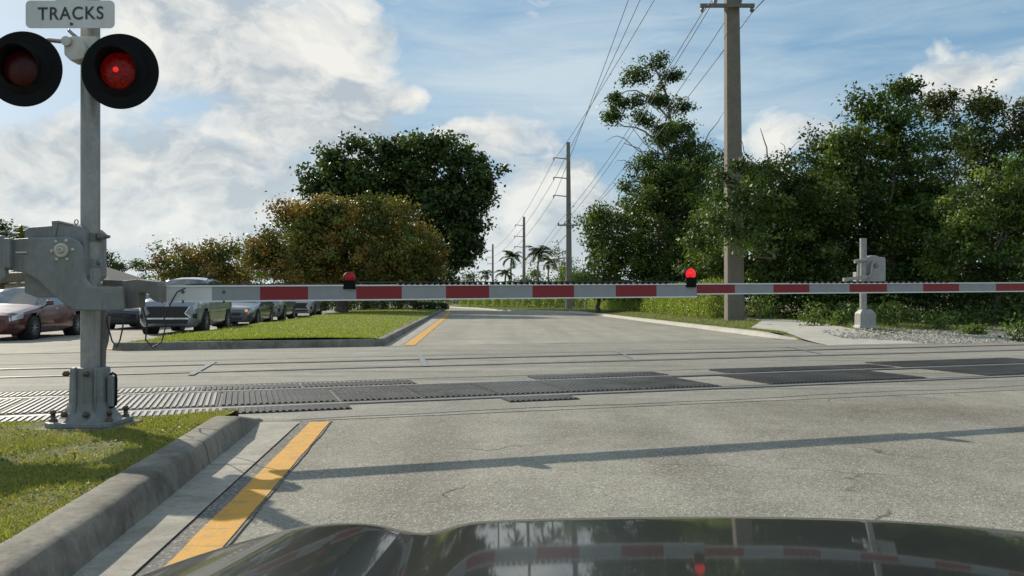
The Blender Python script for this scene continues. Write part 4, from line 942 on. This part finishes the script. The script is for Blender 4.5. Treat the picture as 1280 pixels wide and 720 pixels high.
# ================================================================== CARS
def car(label, loc, rz, style, col, metal=.3, lamps='lamp', emblem=False, amber=False):
    name = 'sedan' if style == 'sedan' else 'suv'
    root = thing(name, loc, label, 'car', 'cars queued in the opposite lanes', rz)
    pm = paint('paint_'+label[:12], col, metal)
    if style == 'sedan':
        Ln, y = 4.75, [0, .05, .22, .9, 1.3, 2.1, 2.8, 3.35, 4.1, 4.6, 4.75]
        zt = [.58, .68, .76, .88, .95, 1.40, 1.46, 1.41, 1.08, 1.03, .85]; zb_ = [.56, .64, .7, .82, .89, .92, .94, .96, .99, .93, .8]
        hw = [.6, .73, .84, .9, .915, .92, .92, .915, .9, .84, .72]; wr = [.42, .56, .68, .74, .74, .60, .58, .60, .68, .7, .58]; zl = [.26, .2, .17, .17, .17, .17, .17, .17, .18, .22, .28]
        cowl, rf, rr_, dk = 1.3, 2.1, 3.35, 4.1; ax_, wrad = (.95, 3.75), .325
    else:
        Ln, y = 4.36, [0, .05, .2, .85, 1.15, 1.9, 2.6, 3.5, 4.0, 4.25, 4.36]
        zt = [.84, .97, 1.04, 1.11, 1.16, 1.66, 1.73, 1.69, 1.57, 1.12, .9]; zb_ = [.8, .9, .95, 1.0, 1.02, 1.04, 1.06, 1.1, 1.12, 1.0, .85]
        hw = [.66, .78, .86, .9, .905, .905, .905, .9, .88, .84, .76]; wr = [.5, .62, .7, .76, .76, .64, .62, .62, .6, .62, .6]; zl = [.32, .26, .22, .22, .22, .22, .22, .22, .23, .26, .32]
        cowl, rf, rr_, dk = 1.15, 1.9, 4.0, 4.25; ax_, wrad = (.85, 3.52), .345
    I = lambda yy, arr: float(np.interp(yy, y, arr))
    cab = lambda yy: cowl-.02 < yy < dk+.02
    def sec(yy):
        w_, z0, zb2, z1, wt = I(yy, hw), I(yy, zl), I(yy, zb_), I(yy, zt), I(yy, wr)
        drop = .05 if rf-.1 < yy < rr_+.1 else .02
        return [(0, z0), (.86*w_, z0), (.985*w_, z0+.14), (w_, z0+(zb2-z0)*.55), (.985*w_, zb2), (wt, z1-drop), (wt*.6, z1-.004), (0, z1+.012)]
    def surf(yy, q, side=1):
        s_ = sec(yy); i_ = min(6, int(q)); f_ = q-i_; x_ = s_[i_][0]*(1-f_)+s_[i_+1][0]*f_; z_ = s_[i_][1]*(1-f_)+s_[i_+1][1]*f_
        return Vector((x_*side, yy, z_))
    ys_ = sorted(set(list(np.round(np.arange(0, Ln, .07), 3))+y+[cowl, rf, rr_, dk])); qs = [0, .5, 1, 1.5, 2, 2.33, 2.66, 3, 3.33, 3.66, 4, 4.08, 4.5, 4.9, 5, 5.5, 6, 6.5, 7]
    parts = {'body': MB(), 'windscreen': MB(), 'rear_window': MB()}; wins = {}
    for sd in (1, -1):
        for i_ in range(len(ys_)-1):
            for j in range(len(qs)-1):
                ym, qm = (ys_[i_]+ys_[i_+1])/2, (qs[j]+qs[j+1])/2; c_ = surf(ym, qm)
                if .9 < qm < 3.6 and any(math.hypot(ym-a, c_.z-wrad) < wrad*1.17 for a in ax_): continue
                key = 'body'
                if 4.08 < qm < 4.9:
                    pb = cowl+.5*(rr_-cowl)
                    if cowl+.18 < ym < dk-.12 and not (abs(ym-pb) < .05) and not abs(ym-rr_+.05) < .05: key = (sd, 0 if ym < pb else (1 if ym < rr_-.05 else 2))
                elif qm > 5 and cowl+.02 < ym < rf-.02: key = 'windscreen'
                elif qm > 5 and rr_+.02 < ym < dk-.02: key = 'rear_window'
                a, b_, c2_, d = surf(ys_[i_], qs[j], sd), surf(ys_[i_+1], qs[j], sd), surf(ys_[i_+1], qs[j+1], sd), surf(ys_[i_], qs[j+1], sd)
                (parts[key] if isinstance(key, str) else wins.setdefault(key, MB())).add([a, b_, c2_, d], [(0, 1, 2, 3)], 0, True)
    B = parts['body']
    for yy in (0, Ln):
        pts = [surf(yy, q) for q in qs]+[surf(yy, q, -1) for q in qs[::-1]]; B.add(pts, [tuple(range(len(pts)))], 0)
    for a in ax_:
        for sd in (1, -1): B.lathe([(wrad*1.16, 0), (wrad*1.16, .3)], (sd*.9 if sd > 0 else -.9, a, wrad), (-sd, 0, 0), 24, 1, cap0=False)
    off = Vector((0, Ln/2, 0))
    import bmesh
    obs = {}
    for key, pb_, mk in [('body', parts['body'], [pm, 'plastic']), ('windscreen', parts['windscreen'], ['screen']), ('rear_window', parts['rear_window'], ['glass'])]+[('side_window', w_, ['glass']) for w_ in wins.values()]:
        ob = pb_.build(key, mk, root, off)
        bm = bmesh.new(); bm.from_mesh(ob.data); bmesh.ops.remove_doubles(bm, verts=bm.verts, dist=.0008); bmesh.ops.recalc_face_normals(bm, faces=bm.faces); bm.to_mesh(ob.data); bm.free()
    for a in ax_:
        for sd in (1, -1):
            tw_ = .2; xo = sd*(.905)
            mb = MB(); mb.lathe([(wrad*.66, 0), (wrad*.95, 0.0), (wrad, .02), (wrad, tw_-.02), (wrad*.95, tw_), (.05, tw_)], (xo, a, wrad), (-sd, 0, 0), 28, cap0=False)
            wh = mb.build('wheel', 'tyre', root, off)
            mb = MB(); mb.lathe([(wrad*.68, .005), (wrad*.66, .0), (wrad*.6, .012), (wrad*.58, .05), (.02, .055)], (xo, a, wrad), (-sd, 0, 0), 28, 1, cap0=False)
            mb.lathe([(.06, .0), (.05, -.004), (0.001, -.005)], (xo, a, wrad), (-sd, 0, 0), 12)
            for k_ in range(10):
                an = 2*math.pi*k_/10; d = Vector((0, math.cos(an), math.sin(an)))
                c_ = Vector((xo-sd*.012, a, wrad)); mb.bar(c_+d*.04, c_+d*wrad*.62, .02, .035 if k_ % 2 else .03, 0, up=(1, 0, 0))
            mb.build('rim', ['rim', 'plastic'], wh, off, fix=False)
    fz = sec(.0); top0, bot0 = fz[4][1], fz[0][1]
    def patch(nm, mk, y0, y1, q0, q1, sd, n_=8, lift=.008):
        mb = MB(); mb.grid(lambda u, v: (lambda p_: Vector((p_.x+sd*lift, p_.y-lift, p_.z+.003)))(surf(u, v, sd)), np.linspace(y0, y1, n_), np.linspace(q0, q1, 5)); return mb.build(nm, mk, root, off, fix=False)
    for sd in (1, -1):
        hl = patch('headlight', lamps, .03, .42, 3.45, 4.05, sd)
        patch('fog_light', 'plastic', .02, .12, 2.3, 3.0, sd)
    if style == 'sedan':
        mb = MB(); mb.prism([Vector((x_, -.016, z_)) for x_, z_ in ((-.42, .56), (.42, .56), (.36, .44), (-.36, .44))], (0, .03, 0)); mb.build('grille', 'plastic', root, off, bevel=.006)
        mb = MB(); mb.prism([Vector((x_, -.016, z_)) for x_, z_ in ((-.46, .37), (.46, .37), (.42, .27), (-.42, .27))], (0, .03, 0)); mb.build('lower_intake', 'plastic', root, off, bevel=.006)
    else:
        mb = MB(); mb.prism([Vector((x_, -.016, z_)) for x_, z_ in ((-.6, .82), (.6, .82), (.5, .62), (.62, .5), (-.62, .5), (-.5, .62))], (0, .03, 0)); mb.build('grille', 'plastic', root, off, bevel=.006)
        mb = MB(); mb.bar((-.62, -.02, .47), (.62, -.02, .47), .03, .04); 
        for sd in (1, -1): mb.bar((sd*.5, -.02, .62), (sd*.66, .01, .5), .03, .03); mb.bar((sd*.5, -.02, .62), (sd*.64, .01, .83), .03, .03)
        mb.build('chrome_trim', 'chrome', root, off)
        mb = MB(); mb.prism([Vector((x_, -.016, z_)) for x_, z_ in ((-.6, .44), (.6, .44), (.56, .32), (-.56, .32))], (0, .03, 0)); mb.build('lower_intake', 'plastic', root, off, bevel=.006)
        for sd in (1, -1): MB().tube([(sd*.6, 1.95, 1.62), (sd*.6, 2.1, 1.68), (sd*.58, 3.3, 1.68), (sd*.58, 3.5, 1.62)], .018, 6).build('roof_rail', 'plastic', root, off)
    if emblem:
        mb = MB(); c_ = Vector((0, -.02, .86))
        for a in (90, 210, 330):
            d = Vector((math.cos(R(a)), 0, math.sin(R(a)))); s_ = Vector((-d.z, 0, d.x))
            mb.prism([c_+d*.004, c_+d*.035+s_*.02, c_+d*.066, c_+d*.035-s_*.02], (0, .012, 0))
        mb.build('emblem', 'chrome', root, off)
    for sd in (1, -1):
        mb = MB(); zz1 = I(cowl+.3, zb_)+.05; mb.box((sd*1.0, cowl+.35, zz1+.05), (.17, .09, .13)); mb.box((sd*.91, cowl+.38, zz1), (.08, .05, .05)); mb.build('mirror', [pm], root, off, bevel=.02)
        for dy in (.0, 1.0):
            hp = surf(cowl+.95+dy*.95, 3.75, sd); mb = MB(); mb.box(hp+Vector((sd*.012, 0, 0)), (.03, .2, .03)); mb.build('door_handle', [pm] if dy else 'chrome', root, off, bevel=.006)
        mb = MB()
        for yy in (cowl+.12, cowl+1.15, rr_-.05):
            pts = [surf(yy, q, sd) for q in (2, 2.5, 3, 3.5, 4)]
            for a, b_ in zip(pts, pts[1:]): mb.quad(a+Vector((sd*.003, -.006, 0)), a+Vector((sd*.003, .006, 0)), b_+Vector((sd*.003, .006, 0)), b_+Vector((sd*.003, -.006, 0)))
        mb.build('door_gap', 'plastic', root, off, fix=False)
        patch('tail_light', 'armr', Ln-.3, Ln-.02, 3.3, 3.95, sd)
    if amber: MB().lathe([(.06, 0), (.04, .02), (0, .025)], (.62, .02, .64), (0.2, -1, 0), 10).build('side_lamp', 'amber', root, off)
    return root
mid = lambda ln: ln/2
car('dark red sedan at the left edge passing behind the gate mechanism', (-13.75-.1*2.4, 20.6+2.37, .004), R(7), 'sedan', (.07, .001, .004), .0)
car('dark navy sedan half hidden behind the signal mast', (-14.45, 31.3, 0), R(6), 'sedan', (.012, .016, .035), .3)
car('silver SUV at the head of the queue with its grille facing the tracks', (-10.85, 26.9, .004), R(6), 'suv', (.24, .275, .31), .4, emblem=True)
car('dark grey sedan with amber lamp directly behind the silver SUV', (-11.5, 34.3, 0), R(6), 'sedan', (.1, .11, .125), .4, amber=True)
car('grey SUV third in the queue beside the island', (-12.35, 41.0, 0), R(6), 'suv', (.2, .21, .22), .4)
car('pale SUV fourth in the queue near the bronze tree', (-13.3, 51, 0), R(6), 'suv', (.36, .37, .38), .2)

for ob in bpy.data.objects:
    if ob.get('category') == 'car' and ob.name.startswith('suv'): ob.scale = (1.04, 1.04, 1.06)
# ---------------- car whose bonnet fills the bottom of the view
o = Vector((.38, 1.2, 0)); own = thing('car', o, 'dark glossy bonnet of the waiting car across the bottom foreground', 'car')
M['hood'] = paint('bonnet_paint', (.018, .02, .018), .0)
hb = M['hood'].node_tree.nodes['Principled BSDF']; hb.inputs['Coat Weight'].default_value = .75; hb.inputs['Specular IOR Level'].default_value = .1; hb.inputs['Coat Roughness'].default_value = .035
def hz(X, Y):
    x = X-.38
    z = .812-.12*(Y-.5)
    nose = max(0, Y-1.48); z -= 1.5*nose**2
    z += -.10*abs(x)**2.6*.6 if x > 0 else 0
    g = .0
    g -= .02*math.exp(-((X+.165)/.06)**2)           # groove between wing bulge and bonnet
    g += .012*math.exp(-((X+.33)/.12)**2)
    lft = max(0, -.36-X); g -= .6*lft**2+.03*lft
    rgt = max(0, X-1.1); g -= 1.15*rgt**2
    return z+g
mb = MB(); mb.grid(lambda X, Y: Vector((X, Y-.18*abs(X-.38)**2.2, hz(X, Y))), np.linspace(-.2, 1.0, 60), np.linspace(.62, 1.9, 60)); bon = mb.build('bonnet', 'hood', own, o, fix=False)
for sx, X0, X1 in ((-1, -.66, -.2), (1, 1.0, 1.42)):
    mb = MB(); mb.grid(lambda X, Y: Vector((X, Y-.18*abs(X-.38)**2.2, hz(X, Y)-(.002))), np.linspace(X0, X1, 40), np.linspace(.3, 1.9, 60))
    xe = X0 if sx < 0 else X1; mb.grid(lambda u, Y: Vector((xe+sx*.03*math.sin(u*3.1), Y-.18*abs(xe-.38)**2.2, hz(xe, Y)*(1-u)+.25*u)), np.linspace(0, 1, 10), np.linspace(.3, 1.9, 40))
    mb.build('wing', 'hood', own, o, fix=False)
mb = MB(); mb.grid(lambda X, u: Vector((X, 1.9-.18*abs(X-.38)**2.2+.12*math.sin(u*2.6), hz(X, 1.9)*(1-u)+.2*u)), np.linspace(-.66, 1.42, 40), np.linspace(0, 1, 12)); mb.build('bumper', 'hood', own, o, fix=False)
mb = MB(); mb.grid(lambda X, u: Vector((X, .35+.22*u-.05*(X-.38)**2, .80-.09*u**2-.05*(X-.38)**2)), np.linspace(-.4, 1.3, 30), np.linspace(0, 1, 6)); mb.build('cowl', 'plastic', own, o, fix=False)
mb = MB(); mb.tube([(.2, .56, .80), (.6, .57, .835), (1.0, .55, .83), (1.2, .5, .80)], .012, 8); mb.build('wiper', 'plastic', own, o)

# ================================================================== WORLD, SUN, CAMERA
SUN_EL, SUN_AZ = R(29), R(-43)     # azimuth from +Y toward +X
w = bpy.data.worlds.new('World'); sc.world = w; w.use_nodes = True; t = w.node_tree; w.cycles.sampling_method = 'MANUAL'; w.cycles.sample_map_resolution = 256
bg = t.nodes['Background']; bg.inputs[1].default_value = .084
sky = N(t, 'ShaderNodeTexSky', sky_type='NISHITA'); sky.sun_disc = False; sky.sun_elevation = SUN_EL; sky.sun_rotation = SUN_AZ
sky.air_density = 1.0; sky.dust_density = 1.2; sky.ozone_density = 1.5
d = N(t, 'ShaderNodeTexCoord').outputs['Generated']; sx = N(t, 'ShaderNodeSeparateXYZ'); L(t, d, sx.inputs[0])
az = math_(t, 'ARCTAN2', sx.outputs[0], sx.outputs[1]); el = math_(t, 'ARCSINE', sx.outputs[2])
def gauss(px, py, rx, ry, amp):
    a0 = math.atan((px-640)/F); e0 = math.atan((HOR-py)/F*math.cos(a0))
    u = math_(t, 'DIVIDE', math_(t, 'SUBTRACT', az, a0), rx/F); v = math_(t, 'DIVIDE', math_(t, 'SUBTRACT', el, e0), ry/F)
    q = math_(t, 'ADD', math_(t, 'MULTIPLY', u, u), math_(t, 'MULTIPLY', v, v))
    return math_(t, 'MULTIPLY', math_(t, 'EXPONENT', math_(t, 'MULTIPLY', q, -1.)), amp)
def total(lst):
    r = None
    for g_ in lst:
        x_ = gauss(*g_); r = x_ if r is None else math_(t, 'ADD', r, x_)
    return r
cum = total([(330, 70, 130, 70, .19), (420, 140, 90, 45, .2), (200, 30, 90, 40, .12), (170, 215, 120, 45, .14), (280, 270, 170, 60, .16), (60, 285, 160, 60, .13), (20, 215, 90, 40, .08), (480, 60, 30, 20, .14), (690, 262, 80, 60, .3), (640, 310, 150, 40, .26), (600, 166, 42, 16, .3), (520, 122, 26, 14, .22), (1185, 106, 55, 22, .3), (1000, 165, 70, 22, .25), (-250, 150, 220, 240, .14), (40, 30, 90, 40, -.16), (100, 120, 90, 40, -.12), (570, 90, 80, 60, -.18), (555, 225, 45, 50, -.12), (800, 60, 160, 120, -.22), (1050, 60, 260, 90, -.18)])
dv = scaled(t, d, (1, 1, 1.55))
warp = N(t, 'ShaderNodeTexNoise'); warp.inputs['Scale'].default_value = 7; warp.inputs['Detail'].default_value = 6; L(t, dv, warp.inputs['Vector'])
dw = N(t, 'ShaderNodeVectorMath', operation='MULTIPLY_ADD'); L(t, warp.outputs['Color'], dw.inputs[0]); dw.inputs[1].default_value = (.14, .14, .14); L(t, dv, dw.inputs[2])
def puff(scale, vec):
    v_ = N(t, 'ShaderNodeTexVoronoi', feature='F1'); v_.inputs['Scale'].default_value = scale
    v_.inputs['Detail'].default_value = 2; v_.inputs['Roughness'].default_value = .55; v_.inputs['Lacunarity'].default_value = 2.3; v_.normalize = True
    L(t, vec, v_.inputs['Vector']); return v_.outputs['Distance']
n1 = noise(t, dw.outputs[0], 5.5, 9, .6)
pf = puff(11, dw.outputs[0])
def density(nz, pv): return math_(t, 'ADD', math_(t, 'MULTIPLY_ADD', pv, -.5, .24), math_(t, 'ADD', nz, math_(t, 'SUBTRACT', cum, .1)))
dens = density(n1, pf)
mask = ramp(t, dens, [(.46, 0.), (.545, .62), (.67, 1.)])
off = N(t, 'ShaderNodeVectorMath', operation='ADD'); L(t, dw.outputs[0], off.inputs[0]); off.inputs[1].default_value = (-.035, .01, .05)
dens2 = density(noise(t, off.outputs[0], 5.5, 6, .6), puff(11, off.outputs[0]))    # the same cloud a step towards the sun
n2 = noise(t, dw.outputs[0], 7.5, 9, .62, .3)
shade = math_(t, 'MULTIPLY', math_(t, 'SUBTRACT', dens2, dens), 1.5)
sh = math_(t, 'ADD', shade, math_(t, 'ADD', math_(t, 'MULTIPLY', dens, .22), math_(t, 'MULTIPLY', n2, 1.25)))
grey = ramp(t, sh, [(.55, 0.), (.74, .4), (.96, 1.)])
ccol = mix(t, grey, (10.6, 10.5, 9.9), (5.7, 6.5, 7.1))
cir = total([(640, 95, 190, 38, .42), (780, 135, 140, 34, .3), (1000, 120, 330, 50, .2), (900, 20, 500, 40, .12), (600, 260, 120, 60, .2)])
n3 = noise(t, scaled(t, d, (1.2, 1.2, 7), (0, R(14), 0)), 4., 10, .62, .5)
cmask = ramp(t, math_(t, 'ADD', n3, math_(t, 'SUBTRACT', cir, .12)), [(.36, 0.), (.9, .85)])
skyc = mix(t, .6, sky.outputs[0], (3.2, 6.0, 8.6))
c = mix(t, cmask, skyc, (7.4, 8.7, 9.4)); c = mix(t, mask, c, ccol)
haze = ramp(t, el, [(.0, .6), (.18, 0.)]); c = mix(t, haze, c, (8.6, 9.7, 9.9))
L(t, c, bg.inputs[0])

sd_ = bpy.data.lights.new('sun', 'SUN'); sd_.energy = 5.0; sd_.angle = R(.53); sd_.color = (1, .9, .74)
so = bpy.data.objects.new('sun', sd_); COL.objects.link(so)
dirv = Vector((math.sin(SUN_AZ)*math.cos(SUN_EL), math.cos(SUN_AZ)*math.cos(SUN_EL), math.sin(SUN_EL)))
so.rotation_euler = dirv.to_track_quat('Z', 'Y').to_euler(); so.location = dirv*60

cd = bpy.data.cameras.new('camera'); cam = bpy.data.objects.new('camera', cd); COL.objects.link(cam)
cam.location = (0, 0, EYE); cam.rotation_euler = (R(90), 0, 0)
cd.sensor_width = 36; cd.lens = 36*F/1280; cd.shift_y = (HOR-360)/1280; cd.clip_end = 4000; cd.clip_start = .05
sc.camera = cam
sc.view_settings.view_transform = 'Standard'; sc.view_settings.look = 'None'; sc.view_settings.exposure = 0
